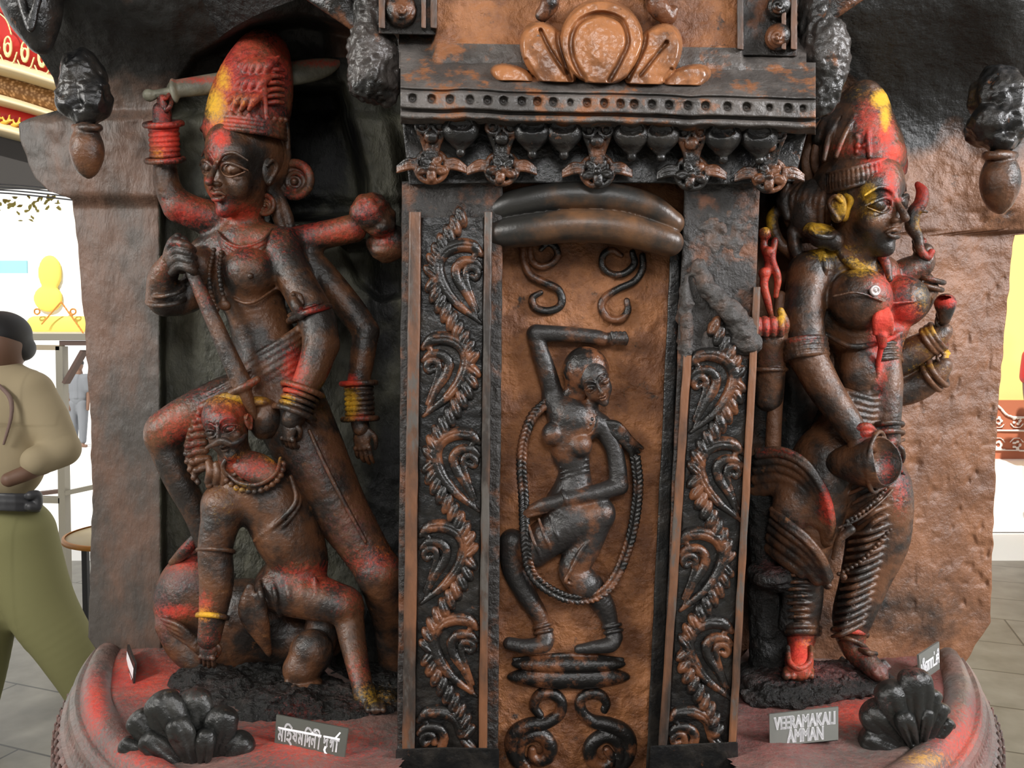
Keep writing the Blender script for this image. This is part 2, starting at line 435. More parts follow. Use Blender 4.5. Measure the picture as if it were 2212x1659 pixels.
# ------------------------------------------------------------------ materials
def nd(nt, typ, **kw):
    n = nt.nodes.new(typ)
    for k, v in kw.items(): setattr(n, k, v)
    return n
def simple(name, col, rough=.6, metal=0, emit=None, estr=1.0, spec=None):
    m = bpy.data.materials.new(name); m.use_nodes = True
    b = m.node_tree.nodes['Principled BSDF']
    b.inputs['Base Color'].default_value = (*col, 1); b.inputs['Roughness'].default_value = rough
    b.inputs['Metallic'].default_value = metal
    if spec is not None: b.inputs['Specular IOR Level'].default_value = spec
    if emit: b.inputs['Emission Color'].default_value = (*emit, 1); b.inputs['Emission Strength'].default_value = estr
    return m
def painted(name, c0, c1, c2=None, split=(.42, .62), scale=9.0, detail=6, rough=(.28, .5), bump=.35, bscale=90, coarse=.0, cscale=14,
            stretch=(1, 1, 1), stain=True, stainc=None, spec=.5, third=(.62, .75)):
    """layers of worn paint on cast stone: c0 base, c1 worn patches, c2 rare patches; powder stains and black patches from the mesh"""
    m = bpy.data.materials.new(name); m.use_nodes = True; nt = m.node_tree; L = nt.links.new
    b = nt.nodes['Principled BSDF']; b.inputs['Specular IOR Level'].default_value = spec
    tc = nd(nt, 'ShaderNodeTexCoord'); mp = nd(nt, 'ShaderNodeMapping'); mp.inputs['Scale'].default_value = stretch
    geo = nd(nt, 'ShaderNodeNewGeometry'); L(geo.outputs['Position'], mp.inputs['Vector'])
    n1 = nd(nt, 'ShaderNodeTexNoise'); n1.inputs['Scale'].default_value = scale; n1.inputs['Detail'].default_value = detail; n1.inputs['Roughness'].default_value = .62
    L(mp.outputs[0], n1.inputs['Vector'])
    r1 = nd(nt, 'ShaderNodeMapRange', interpolation_type='SMOOTHSTEP'); r1.inputs[1].default_value = split[0]; r1.inputs[2].default_value = split[1]
    L(n1.outputs['Fac'], r1.inputs[0])
    mx = nd(nt, 'ShaderNodeMix', data_type='RGBA'); mx.inputs['A'].default_value = (*c0, 1); mx.inputs['B'].default_value = (*c1, 1)
    L(r1.outputs[0], mx.inputs['Factor']); cur = mx.outputs['Result']
    if c2:
        n2 = nd(nt, 'ShaderNodeTexNoise'); n2.inputs['Scale'].default_value = scale*1.9; n2.inputs['Detail'].default_value = 8; n2.inputs['Roughness'].default_value = .7
        L(mp.outputs[0], n2.inputs['Vector'])
        r2 = nd(nt, 'ShaderNodeMapRange', interpolation_type='SMOOTHSTEP'); r2.inputs[1].default_value = third[0]; r2.inputs[2].default_value = third[1]
        L(n2.outputs['Fac'], r2.inputs[0])
        m2 = nd(nt, 'ShaderNodeMix', data_type='RGBA'); L(cur, m2.inputs['A']); m2.inputs['B'].default_value = (*c2, 1)
        L(r2.outputs[0], m2.inputs['Factor']); cur = m2.outputs['Result']
    rr = nd(nt, 'ShaderNodeMapRange'); rr.inputs[3].default_value = rough[0]; rr.inputs[4].default_value = rough[1]
    nr = nd(nt, 'ShaderNodeTexNoise'); nr.inputs['Scale'].default_value = 30; nr.inputs['Detail'].default_value = 4
    L(geo.outputs['Position'], nr.inputs['Vector']); L(nr.outputs['Fac'], rr.inputs[0]); rough_out = rr.outputs[0]
    if stain:
        at = nd(nt, 'ShaderNodeAttribute', attribute_name='powder'); sp = nd(nt, 'ShaderNodeSeparateColor'); L(at.outputs['Color'], sp.inputs[0])
        ng = nd(nt, 'ShaderNodeTexNoise'); ng.inputs['Scale'].default_value = 130; ng.inputs['Detail'].default_value = 9; ng.inputs['Roughness'].default_value = .88
        L(geo.outputs['Position'], ng.inputs['Vector'])
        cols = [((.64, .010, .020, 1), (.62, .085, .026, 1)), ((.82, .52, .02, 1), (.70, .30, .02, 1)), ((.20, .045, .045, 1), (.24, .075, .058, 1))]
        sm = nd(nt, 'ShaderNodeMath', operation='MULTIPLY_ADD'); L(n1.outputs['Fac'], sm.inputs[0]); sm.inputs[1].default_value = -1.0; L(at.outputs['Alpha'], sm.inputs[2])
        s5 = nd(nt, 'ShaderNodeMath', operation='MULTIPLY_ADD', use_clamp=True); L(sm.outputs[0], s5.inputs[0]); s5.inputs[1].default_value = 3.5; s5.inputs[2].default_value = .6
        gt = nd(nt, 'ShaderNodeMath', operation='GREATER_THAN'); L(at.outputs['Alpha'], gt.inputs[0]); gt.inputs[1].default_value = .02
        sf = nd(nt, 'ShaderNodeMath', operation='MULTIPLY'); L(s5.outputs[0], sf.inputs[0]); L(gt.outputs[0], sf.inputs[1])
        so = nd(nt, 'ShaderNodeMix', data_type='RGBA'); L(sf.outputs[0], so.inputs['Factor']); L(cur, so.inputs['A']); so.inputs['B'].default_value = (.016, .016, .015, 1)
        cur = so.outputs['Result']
        for i in (2, 0, 1):
            # threshold noise grains against the amount of powder
            a = nd(nt, 'ShaderNodeMath', operation='MULTIPLY_ADD'); L(sp.outputs[i], a.inputs[0]); a.inputs[1].default_value = (1.12, 1.25, 1.0)[i]; a.inputs[2].default_value = -.20
            s = nd(nt, 'ShaderNodeMath', operation='MULTIPLY_ADD'); L(ng.outputs['Fac'], s.inputs[0]); s.inputs[1].default_value = -3.8; L(a.outputs[0], s.inputs[2])
            q = nd(nt, 'ShaderNodeMath', operation='MULTIPLY_ADD', use_clamp=True); L(s.outputs[0], q.inputs[0]); q.inputs[1].default_value = 1.0; q.inputs[2].default_value = 1.80
            g = nd(nt, 'ShaderNodeMath', operation='GREATER_THAN'); L(sp.outputs[i], g.inputs[0]); g.inputs[1].default_value = .02
            f = nd(nt, 'ShaderNodeMath', operation='MULTIPLY'); L(q.outputs[0], f.inputs[0]); L(g.outputs[0], f.inputs[1])
            cc = nd(nt, 'ShaderNodeMix', data_type='RGBA'); cc.inputs['A'].default_value, cc.inputs['B'].default_value = cols[i]
            L(n1.outputs['Fac'], cc.inputs['Factor'])
            mm = nd(nt, 'ShaderNodeMix', data_type='RGBA'); L(f.outputs[0], mm.inputs['Factor']); L(cur, mm.inputs['A']); L(cc.outputs['Result'], mm.inputs['B'])
            cur = mm.outputs['Result']
            r3 = nd(nt, 'ShaderNodeMix', data_type='FLOAT'); L(f.outputs[0], r3.inputs['Factor']); L(rough_out, r3.inputs['A']); r3.inputs['B'].default_value = .72
            rough_out = r3.outputs['Result']
    L(cur, b.inputs['Base Color']); L(rough_out, b.inputs['Roughness'])
    nb = nd(nt, 'ShaderNodeTexNoise'); nb.inputs['Scale'].default_value = bscale; nb.inputs['Detail'].default_value = 5; nb.inputs['Roughness'].default_value = .6
    L(mp.outputs[0], nb.inputs['Vector'])
    bp = nd(nt, 'ShaderNodeBump'); bp.inputs['Strength'].default_value = bump; bp.inputs['Distance'].default_value = .004
    L(nb.outputs['Fac'], bp.inputs['Height']); last = bp
    if coarse:
        nc = nd(nt, 'ShaderNodeTexNoise'); nc.inputs['Scale'].default_value = cscale; nc.inputs['Detail'].default_value = 8; nc.inputs['Roughness'].default_value = .6
        L(mp.outputs[0], nc.inputs['Vector'])
        b2 = nd(nt, 'ShaderNodeBump'); b2.inputs['Strength'].default_value = coarse; b2.inputs['Distance'].default_value = .02
        L(nc.outputs['Fac'], b2.inputs['Height']); L(bp.outputs[0], b2.inputs['Normal']); last = b2
    L(last.outputs[0], b.inputs['Normal'])
    return m

BLK = (.012, .011, .010); GRY = (.035, .034, .032); BRN = (.165, .060, .026); COP = (.30, .115, .045)
M = {}
M['figure'] = painted('painted cast figure', (.026, .021, .018), (.14, .060, .028), (.25, .11, .045), split=(.40, .64), scale=13, rough=(.18, .36), bump=.42, bscale=105, coarse=.25, cscale=42, third=(.60, .74))
M['ornament'] = painted('black painted ornament', BLK, (.15, .058, .026), (.26, .10, .04), split=(.46, .62), scale=24, rough=(.12, .28), bump=.55, bscale=110, third=(.66, .78))
M['copper'] = painted('worn copper brown ground', (.16, .060, .024), (.36, .145, .055), (.020, .017, .014), split=(.35, .62), scale=14, rough=(.3, .5), bump=.5, bscale=120, coarse=.65, cscale=38, third=(.60, .72))
M['rail'] = painted('rubbed brown edge', (.030, .024, .020), (.20, .085, .040), (.09, .08, .07), split=(.36, .60), scale=9, rough=(.3, .5), bump=.4, bscale=90, stretch=(1, 1, .35), third=(.52, .62))
M['gloss_black'] = painted('glossy black paint', (.010, .010, .010), (.030, .026, .022), (.16, .065, .03), split=(.4, .7), scale=20, third=(.62, .74), rough=(.14, .3), bump=.5, bscale=80, coarse=.2, cscale=30)
M['coil'] = painted('dull black coil paint', (.020, .019, .017), (.15, .07, .03), split=(.46, .66), scale=5, rough=(.30, .42), bump=.12, bscale=220)
M['wall_l'] = painted('weathered grey brown plaster', (.070, .060, .052), (.16, .085, .055), (.03, .028, .024), split=(.42, .68), scale=5, rough=(.42, .6), bump=.35, bscale=70, coarse=.5, cscale=16, stretch=(1, 1, .5))
M['niche'] = painted('mossy grey niche plaster', (.060, .060, .045), (.13, .125, .088), (.018, .017, .014), split=(.40, .66), scale=9, rough=(.38, .6), bump=.6, bscale=90, coarse=.8, cscale=30, stretch=(1, 1, .6))
M['wall_r'] = painted('brown cast wall', (.15, .068, .036), (.27, .122, .060), (.04, .033, .03), split=(.34, .64), scale=6, rough=(.32, .5), bump=.4, bscale=60, coarse=.6, cscale=18, third=(.60, .72))
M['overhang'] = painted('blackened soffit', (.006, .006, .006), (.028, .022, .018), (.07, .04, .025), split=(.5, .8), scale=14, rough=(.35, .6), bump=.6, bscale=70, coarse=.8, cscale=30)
M['rock'] = painted('black rough rock base', (.012, .012, .011), (.05, .035, .03), split=(.5, .75), scale=20, rough=(.22, .45), bump=.8, bscale=80, coarse=.9, cscale=40)
M['ledge'] = painted('powder stained plinth', (.12, .10, .09), (.22, .13, .11), split=(.4, .65), scale=8, rough=(.20, .42), bump=.5, bscale=70, coarse=.5, cscale=22)
M['crest'] = painted('bright copper crest', (.15, .062, .028), (.37, .15, .058), (.03, .022, .018), split=(.36, .58), scale=13, rough=(.16, .32), bump=.45, bscale=60, third=(.62, .72))
M['greystone'] = painted('grey rubbed cornice', (.060, .054, .050), (.13, .115, .105), (.24, .10, .045), split=(.4, .66), scale=10, rough=(.22, .4), bump=.5, bscale=80, coarse=.5, cscale=24, third=(.51, .63))
M['niche2'] = painted('olive grey blade', (.14, .135, .10), (.24, .23, .17), (.04, .038, .03), split=(.4, .6), scale=16, rough=(.35, .5), bump=.5, bscale=80)
M['relief'] = painted('dark relief paint', (.024, .022, .021), (.13, .054, .026), (.22, .09, .038), split=(.48, .66), scale=18, rough=(.13, .3), bump=.5, bscale=110, third=(.62, .74), coarse=.2, cscale=45)
M['copper2'] = painted('brown and black border ground', (.020, .017, .015), (.16, .062, .028), (.08, .07, .065), split=(.50, .66), scale=16, rough=(.26, .46), bump=.5, bscale=100, coarse=.6, cscale=36, third=(.6, .74))
M['greystone2'] = painted('grey brown rough relief', (.05, .045, .042), (.13, .07, .045), (.02, .018, .016), split=(.45, .66), scale=14, rough=(.28, .5), bump=.5, bscale=90, coarse=.6, cscale=34)
# ------------------------------------------------------------------ pillar walls (left and right bay)
CX, CY, ZL = 0.03, 1.95, 0.85
def wall_left():
    ys = np.arange(-120, 1500, 4.0); n = 215
    xl = interp(ys, [(-120, -110), (0, 2), (60, 36), (120, 86), (168, 116), (236, 132), (256, 60), (266, 38), (300, 42), (345, 58), (385, 78), (412, 104), (430, 158), (500, 164), (560, 170), (700, 184), (900, 195), (1100, 200), (1300, 192), (1376, 190), (1440, 236), (1500, 250)])
    xl = xl + np.interp(ys, ys, vnoise((len(ys),), 6)*2.2)
    u = np.linspace(0, 1, n)[None, :]
    X = xl[:, None]*(1-u) + 905*u; Y = ys[:, None] + 0*u
    Z = 30*np.ones_like(X)
    Z -= 60*sstep(200-(X-xl[:, None]*1.0), 0, 260)*.35
    Z += sstep(Y, 260, -60)*190 * (1-sstep(X, 560, 820)*.3)                      # leans out overhead
    Z += 26*sstep(Y, 452, 418)*sstep(Y, 236, 262)                                 # the flared block
    bay = poly_sd(X, Y, [(345, 430), (338, 330), (360, 210), (420, 120), (540, 52), (650, 30), (790, 60), (860, 160), (930, 300), (930, 1600), (350, 1600)])
    Z -= 62*sstep(-bay, -2, 14)
    Z -= sstep(Y, 200, -60)*120*sstep(-bay, -2, 30)
    hole = poly_sd(X, Y, [(590, 215), (640, 190), (735, 186), (748, 240), (770, 310), (790, 390), (792, 446), (760, 480), (590, 480)])
    Z -= 190*sstep(-hole, -6, 22)
    rib = np.abs(X - interp(Y, [(0, 740), (150, 760), (300, 810), (450, 838), (560, 850), (1600, 860)]))
    Z += 34*sstep(rib, 62, 20)*sstep(-hole, 0, -14)*sstep(Y, 900, 560)
    h2 = poly_sd(X, Y, [(735, 530), (800, 520), (872, 560), (872, 640), (820, 650), (770, 610)])
    Z -= 60*sstep(-h2, -8, 12)
    nz = vnoise(X.shape, 26)*5 + vnoise(X.shape, 9)*2.4 + vnoise(X.shape, 4)*1.0
    Z += nz*(0.45+0.9*sstep(-bay, 0, 40)+ .8*sstep(Y, 450, 300))
    # thickness: turn the left edge back
    X = np.hstack([X[:, :1]+26, X[:, :1]+8, X]); Y = np.hstack([Y[:, :1], Y[:, :1], Y]); Z = np.hstack([Z[:, :1]-330, Z[:, :1]-60, Z])
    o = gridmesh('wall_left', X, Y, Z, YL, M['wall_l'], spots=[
        (480, 60, 330, 200, 3, 1.1, 0), (160, 60, 180, 150, 3, 1.2, 0), (640, 330, 170, 200, 3, 1.0, 0), (640, 800, 300, 900, 3, .35, 0), (130, 220, 60, 60, 3, .7, 0), (830, 1200, 90, 420, 3, .8, 0), (820, 700, 80, 200, 3, .7, 0)])  # black patches over the top, the hole and beside the pier
    o.data.materials.append(M['niche'])
    inner = ((bay < 4) & (ys[:, None] > 120)); inner = np.hstack([np.zeros((len(ys), 2), bool), inner])[:-1, :-1]
    o.data.polygons.foreach_set('material_index', inner.ravel().astype(np.int32))
    tag(o, kind='structure'); return o
def wall_right():
    ys = np.arange(-120, 1500, 4.0); n = 190
    xr = interp(ys, [(-120, 2420), (440, 2400), (496, 2330), (508, 2192), (560, 2184), (640, 2178), (700, 2172), (900, 2154), (1100, 2147), (1300, 2142), (1345, 2138), (1400, 2104), (1432, 2084), (1500, 2070)])
    xr = xr + vnoise((len(ys),), 6)*2
    u = np.linspace(0, 1, n)[None, :]
    X = 1560*(1-u) + xr[:, None]*u; Y = ys[:, None] + 0*u
    Z = 20*np.ones_like(X)
    Z -= 40*sstep(u*np.ones_like(X), .55, 1.0)
    Z += sstep(Y, 300, -80)*210
    Z -= 50*sstep(X, 1720, 1640)
    Z += 30*sstep(Y, 520, 440)*sstep(X, 2050, 2200)
    nz = vnoise(X.shape, 30)*5 + vnoise(X.shape, 11)*3.0 + vnoise(X.shape, 4)*1.0
    pit = np.clip(vnoise(X.shape, 5)-.45, 0, 1)*10
    Z += nz*.8 - pit*sstep(Y, 260, 500)*sstep(X, 1900, 1980)*.9
    X = np.hstack([X, X[:, -1:]-8, X[:, -1:]-26]); Y = np.hstack([Y, Y[:, :1], Y[:, :1]]); Z = np.hstack([Z, Z[:, -1:]-60, Z[:, -1:]-330])
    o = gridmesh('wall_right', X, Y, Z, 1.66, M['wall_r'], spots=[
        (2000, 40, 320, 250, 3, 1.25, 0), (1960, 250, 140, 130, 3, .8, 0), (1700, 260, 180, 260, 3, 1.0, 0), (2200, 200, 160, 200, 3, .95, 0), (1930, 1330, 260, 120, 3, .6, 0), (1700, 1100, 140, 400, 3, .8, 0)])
    tag(o, kind='structure')
def soffit():
    # the capital widens above the picture
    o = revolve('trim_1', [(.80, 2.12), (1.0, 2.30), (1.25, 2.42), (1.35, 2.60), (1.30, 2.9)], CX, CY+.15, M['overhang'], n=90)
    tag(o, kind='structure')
    o = box('ceiling', (-6, -6, 3.35), (6, 3.7, 3.5), M['roofslab'], origin=(0, 0, 3.35)); tag(o, kind='structure')

# ------------------------------------------------------------------ central pier
YP = 1.33
def lean(y, top, bot, y0=455., y1=1600.):
    return top + (bot-top)*(np.asarray(y, float)-y0)/(y1-y0)
def strip(name, xa, xb, y0, y1, z0, z1, mat, parent, step=5, amp=.8, spots=None, ridge=0, cols=9, rough=0, edge=4):
    """long moulding: xa/xb = (x at y 455, x at y 1600) of its two edges"""
    ys = np.arange(y0, y1+step, step)
    a = lean(ys, *xa) + vnoise((len(ys),), 9)*amp; b = lean(ys, *xb) + vnoise((len(ys),), 9)*amp
    w = (b-a); e = np.minimum(edge, w*.3)
    cu = np.linspace(0, 1, cols)[None, :]
    X = np.hstack([a[:, None], a[:, None], a[:, None]+e[:, None]*.3, (a+e)[:, None] + (w-2*e)[:, None]*cu, b[:, None]-e[:, None]*.3, b[:, None], b[:, None]])
    zz = z1 + (vnoise((len(ys), cols), 7)*amp if not rough else vnoise((len(ys), cols), 3)*rough)
    Z = np.hstack([np.full((len(ys), 1), z0), np.full((len(ys), 1), z1-4), np.full((len(ys), 1), z1-1.2), zz, np.full((len(ys), 1), z1-1.2), np.full((len(ys), 1), z1-4), np.full((len(ys), 1), z0)])
    Y = ys[:, None] + 0*X
    o = gridmesh(name, X, Y, Z, YP, mat, parent, spots)
    return o
CURLX = [
    (10, [(24, 100, 4), (-27, 59, 8), (-53, 22, 11), (-64, -16, 12), (-53, -45, 12), (-27, -60, 12), (3, -60, 11), (22, -45, 6)]),
    (6, [(18, 89, 3), (-4, 44, 6), (-23, 14, 7.5), (-27, -12, 8), (-12, -27, 8), (11, -27, 7), (24, -16, 5)]),
    (8, [(20, 74, 3), (0, 29, 5), (-8, 3, 6), (-4, -12, 6.5), (11, -16, 6.5), (20, -4, 6), (14, 7, 5.5), (5, 3, 5)])]
CURL = [
    (10, [(26, 104, 4), (-24, 62, 10), (-52, 24, 14), (-64, -16, 15), (-52, -48, 15), (-24, -63, 15), (6, -62, 14), (26, -44, 7)]),
    (6, [(18, 92, 3), (-2, 46, 8), (-21, 14, 10), (-26, -12, 10.5), (-12, -29, 10.5), (11, -29, 9), (26, -16, 6)]),
    (8, [(20, 78, 3), (2, 32, 6), (-6, 4, 7.5), (-3, -12, 8), (11, -15, 8), (20, -3, 7.5), (14, 8, 6.5), (6, 3, 6)])]
def vine(parent, xc0, xc1, heads, side0, zg, yend, name, label, width=62):
    """a wavy leafy stem with comma scrolls; heads = y of each scroll eye, alternating sides"""
    v = None
    S = Sculpt(YP, .0015, k=2.5)
    xc = lambda y: lean(y, xc0, xc1)
    y0 = heads[0]; per = (heads[-1]-heads[0])/(len(heads)-1)
    # stem of overlapping leaf lobes
    ys = np.arange(heads[0]-125, yend, 1.0)
    ph = (ys-heads[0])/per*math.pi
    xs = xc(ys) - side0*np.cos(ph)*(width*.72)
    d = np.r_[0, np.cumsum(np.hypot(np.diff(xs), np.diff(ys)))]
    for i, q in enumerate(np.arange(0, d[-1], 23)):
        x = np.interp(q, d, xs); y = np.interp(q, d, ys); x2 = np.interp(q+4, d, xs); y2 = np.interp(q+4, d, ys)
        a = math.degrees(math.atan2(y2-y, x2-x))
        tw = 52 if (x2 > x) else -52
        if abs(x-xc(y)) > width*.80: continue_ = True
        S.ell((x, y, zg+5), (25, 12.5, 15), a+tw, k=1.6); S.tube([(x-15*math.cos(math.radians(a+tw)), y-15*math.sin(math.radians(a+tw)), zg+16, 1.5), (x+12*math.cos(math.radians(a+tw)), y+12*math.sin(math.radians(a+tw)), zg+17, 1.5)], k=3, op='-')
    S.tube([(np.interp(q, d, xs), np.interp(q, d, ys), zg, 8) for q in np.arange(0, d[-1], 14)], k=2, n=1)
    s_main = S.build(name, M['ornament'], parent)
    if label: s_main['label'] = label
    for i, hy in enumerate(heads):
        sd = side0*(1 if i % 2 == 0 else -1)
        hx = xc(hy)+sd*34
        C = Sculpt(YP, .0015, k=2.0)
        for zz, st in CURL:
            C.tube([(hx+sd*px_*1.06, hy+py_, zg+3, r*1.05) for (px_, py_, r) in st if hy+py_ < yend-2], k=2.0, n=5)
            # crease along the strand
        st = CURL[0][1]
        C.tube([(hx+sd*px_, hy+py_, zg+3+r*.95, 1.6) for (px_, py_, r) in st[1:-1] if hy+py_ < yend-4], k=2.5, n=5, op='-')
        C.tube([(hx+sd*(22-10*q), hy-50+q*10, zg+5, 6) for q in (0, 1)], k=2)
        C.build('scroll_curl', M['ornament'], parent)
def s_scroll(parent, pts, name='scroll_curl', r=1.0, z=8):
    S = Sculpt(YP, .0016, k=2.5)
    for p in pts: S.tube([(x, y, z, q*r) for (x, y, q) in p], k=2.5, n=6)
    return S.build(name, M['ornament'], parent)
def pier():
    base = PW(1230, 1640, 1.38)
    t = thing('carved_pier', (base[0], 1.5, ZL-.02), 'tall brown and black carved pier with scrollwork borders and a dancing woman relief', 'pillar')
    # ground of the recessed panel
    ys = np.arange(380, 1730, 5.0); u = np.linspace(0, 1, 90)[None, :]
    X = lean(ys, 1060, 1046)[:, None]*(1-u) + lean(ys, 1480, 1428)[:, None]*u; Y = ys[:, None]+0*X
    Z = vnoise(X.shape, 16)*3 + vnoise(X.shape, 5)*2.6 + vnoise(X.shape, 2.2)*1.2
    Z -= 10*sstep(np.abs(X-lean(Y, 1449, 1398)), 10, 0)*0
    gridmesh('back_panel', X, Y, Z, YP, M['copper'], t)
    dk = M['gloss_black']
    # stepped frame and rails
    strip('shaft', (868, 858), (1086, 1076), 392, 1720, -620, 84, M['copper2'], t, rough=1.6, cols=40)
    strip('shaft', (1476, 1428), (1640, 1592), 392, 1720, -620, 84, M['copper2'], t, rough=1.6, cols=32)
    strip('edge_rail', (884, 869), (910, 896), 458, 1720, 60, 100, M['rail'], t)
    strip('edge_rail', (1046, 1034), (1064, 1052), 458, 1720, 60, 100, M['rail'], t)
    strip('edge_rail', (1496, 1423), (1514, 1442), 768, 1720, 60, 100, M['rail'], t)
    strip('edge_rail', (1636, 1574), (1652, 1591), 620, 1720, 60, 102, M['rail'], t)
    strip('moulding_and_shade', (1070, 1056), (1086, 1074), 470, 1720, 20, 62, M['greystone2'], t)
    strip('moulding_and_shade', (1452, 1398), (1476, 1430), 470, 1720, 0, 30, dk, t)  # black strip paints the shadow in the right-hand reveal
    strip('scroll_ground', (909, 895), (1047, 1035), 470, 1720, 40, 87, dk, t, rough=1.2, cols=26)
    strip('scroll_ground', (1513, 1441), (1637, 1575), 775, 1720, 40, 87, dk, t, rough=1.2, cols=24)
    # scroll grounds are the shafts themselves; vines sit on them
    vine(t, 980, 966, [594, 795, 1000, 1200, 1400, 1600], 1, 86, 1622, 'leafy_vine', 'black leafy stem with comma scrolls on the left border')
    vine(t, 1575, 1507, [830, 1022, 1215, 1407, 1600], -1, 86, 1622, 'leafy_vine', 'black leafy stem with comma scrolls on the right border', width=56)
    # chipped upper right border with a slanting bar
    S = Sculpt(YP, .002, k=10)
    S.tube([(1508, 575, 84, 16), (1535, 630, 88, 20), (1590, 690, 90, 26), (1620, 740, 86, 26)], k=10).ell((1560, 740, 74), (66, 36, 20)).ell((1480, 700, 76), (16, 110, 26)).ell((1560, 500, 70), (70, 90, 18))
    S.noise = [(12, 4), (5, 1.5)]
    S.build('broken_relief', M['greystone2'], t)
    # foot of the pier painted black
    prism('black_foot', [(855, 1618), (960, 1614), (1078, 1616), (1078, 1800), (850, 1800)], -560, 118, YP, dk, t, bevel=4, cuts=24)
    prism('black_foot', [(1404, 1611), (1500, 1606), (1594, 1602), (1598, 1800), (1400, 1800)], -560, 118, YP, dk, t, bevel=4, cuts=24)
    # coiled snake
    S = Sculpt(YP, .002, k=3)
    S.tube([(1060, 462, 50, 30), (1120, 440, 72, 31), (1220, 424, 84, 32), (1320, 428, 86, 32), (1400, 448, 84, 30), (1452, 482, 78, 26)], k=3)
    S.tube([(1060, 508, 60, 30), (1140, 498, 86, 34), (1240, 488, 98, 35), (1340, 494, 98, 35), (1420, 516, 92, 32), (1446, 524, 88, 30)], k=3)
    o = S.build('coil_band', M['coil'], t); o['label'] = 'two thick dull black coils across the top of the panel'
    # S scrolls under the coils
    L1 = [[(1129, 530, 7), (1131, 562, 8), (1146, 594, 9), (1180, 612, 9), (1206, 626, 9), (1214, 650, 9), (1204, 666, 9), (1180, 672, 9), (1156, 664, 9), (1150, 644, 8), (1168, 632, 6)],
          [(1144, 528, 7), (1148, 560, 8), (1166, 576, 8), (1190, 570, 8), (1205, 552, 8), (1198, 532, 8), (1182, 526, 7), (1168, 540, 5)]]
    s_scroll(t, L1)
    L2 = [[(1388, 552, 7), (1388, 582, 8), (1370, 608, 8), (1336, 624, 8), (1308, 642, 9), (1299, 664, 9), (1313, 687, 9), (1340, 690, 9), (1356, 672, 8), (1354, 650, 7)],
          [(1366, 545, 7), (1370, 570, 8), (1350, 590, 8), (1325, 593, 8), (1303, 578, 8), (1303, 552, 8), (1321, 541, 8), (1342, 552, 6)]]
    s_scroll(t, L2)
    def c5(l): return [(860+x*.2893, 1200+y*.2893, r) for (x, y, r) in l]
    s_scroll(t, [c5([(1060, 1190, 9), (1012, 1120, 11), (1060, 1040, 13), (1150, 1030, 13), (1215, 1090, 13), (1205, 1180, 13), (1110, 1245, 14), (980, 1265, 16), (880, 1320, 17), (845, 1410, 16), (880, 1530, 14), (960, 1600, 12)]),
                 c5([(960, 1580, 12), (905, 1500, 13), (915, 1400, 14), (980, 1345, 15), (1070, 1340, 16), (1130, 1410, 17), (1125, 1490, 16), (1060, 1530, 14), (1005, 1500, 12), (1000, 1450, 10)])], z=6)
    s_scroll(t, [c5([(1540, 1150, 9), (1555, 1100, 10), (1510, 1040, 12), (1430, 1030, 12), (1360, 1080, 12), (1375, 1170, 13), (1450, 1235, 14), (1570, 1260, 16), (1680, 1310, 17), (1730, 1390, 16), (1720, 1500, 14), (1660, 1590, 12)]),
                 c5([(1650, 1560, 12), (1665, 1460, 13), (1620, 1370, 14), (1540, 1345, 15), (1460, 1390, 16), (1430, 1460, 16), (1460, 1540, 15), (1540, 1570, 13), (1600, 1520, 11), (1560, 1450, 10)])], z=6)
    # cushion the dancer stands on
    S = Sculpt(YP, .0018, k=3)
    S.ell((1228, 1434, 10), (126, 20, 22), k=3).ell((1228, 1462, 6), (136, 26, 26), k=3)
    S.tube([(1100, 1446, 28, 4), (1160, 1456, 34, 4), (1230, 1458, 35, 4), (1300, 1455, 34, 4), (1356, 1444, 28, 4)], k=3, op='-')
    S.tube([(1110, 1424, 8, 4), (1230, 1414, 12, 5), (1345, 1424, 8, 4)], k=3)
    S.build('cushion', M['ornament'], t)
    dancer(t)
    cornice(t)
    return t
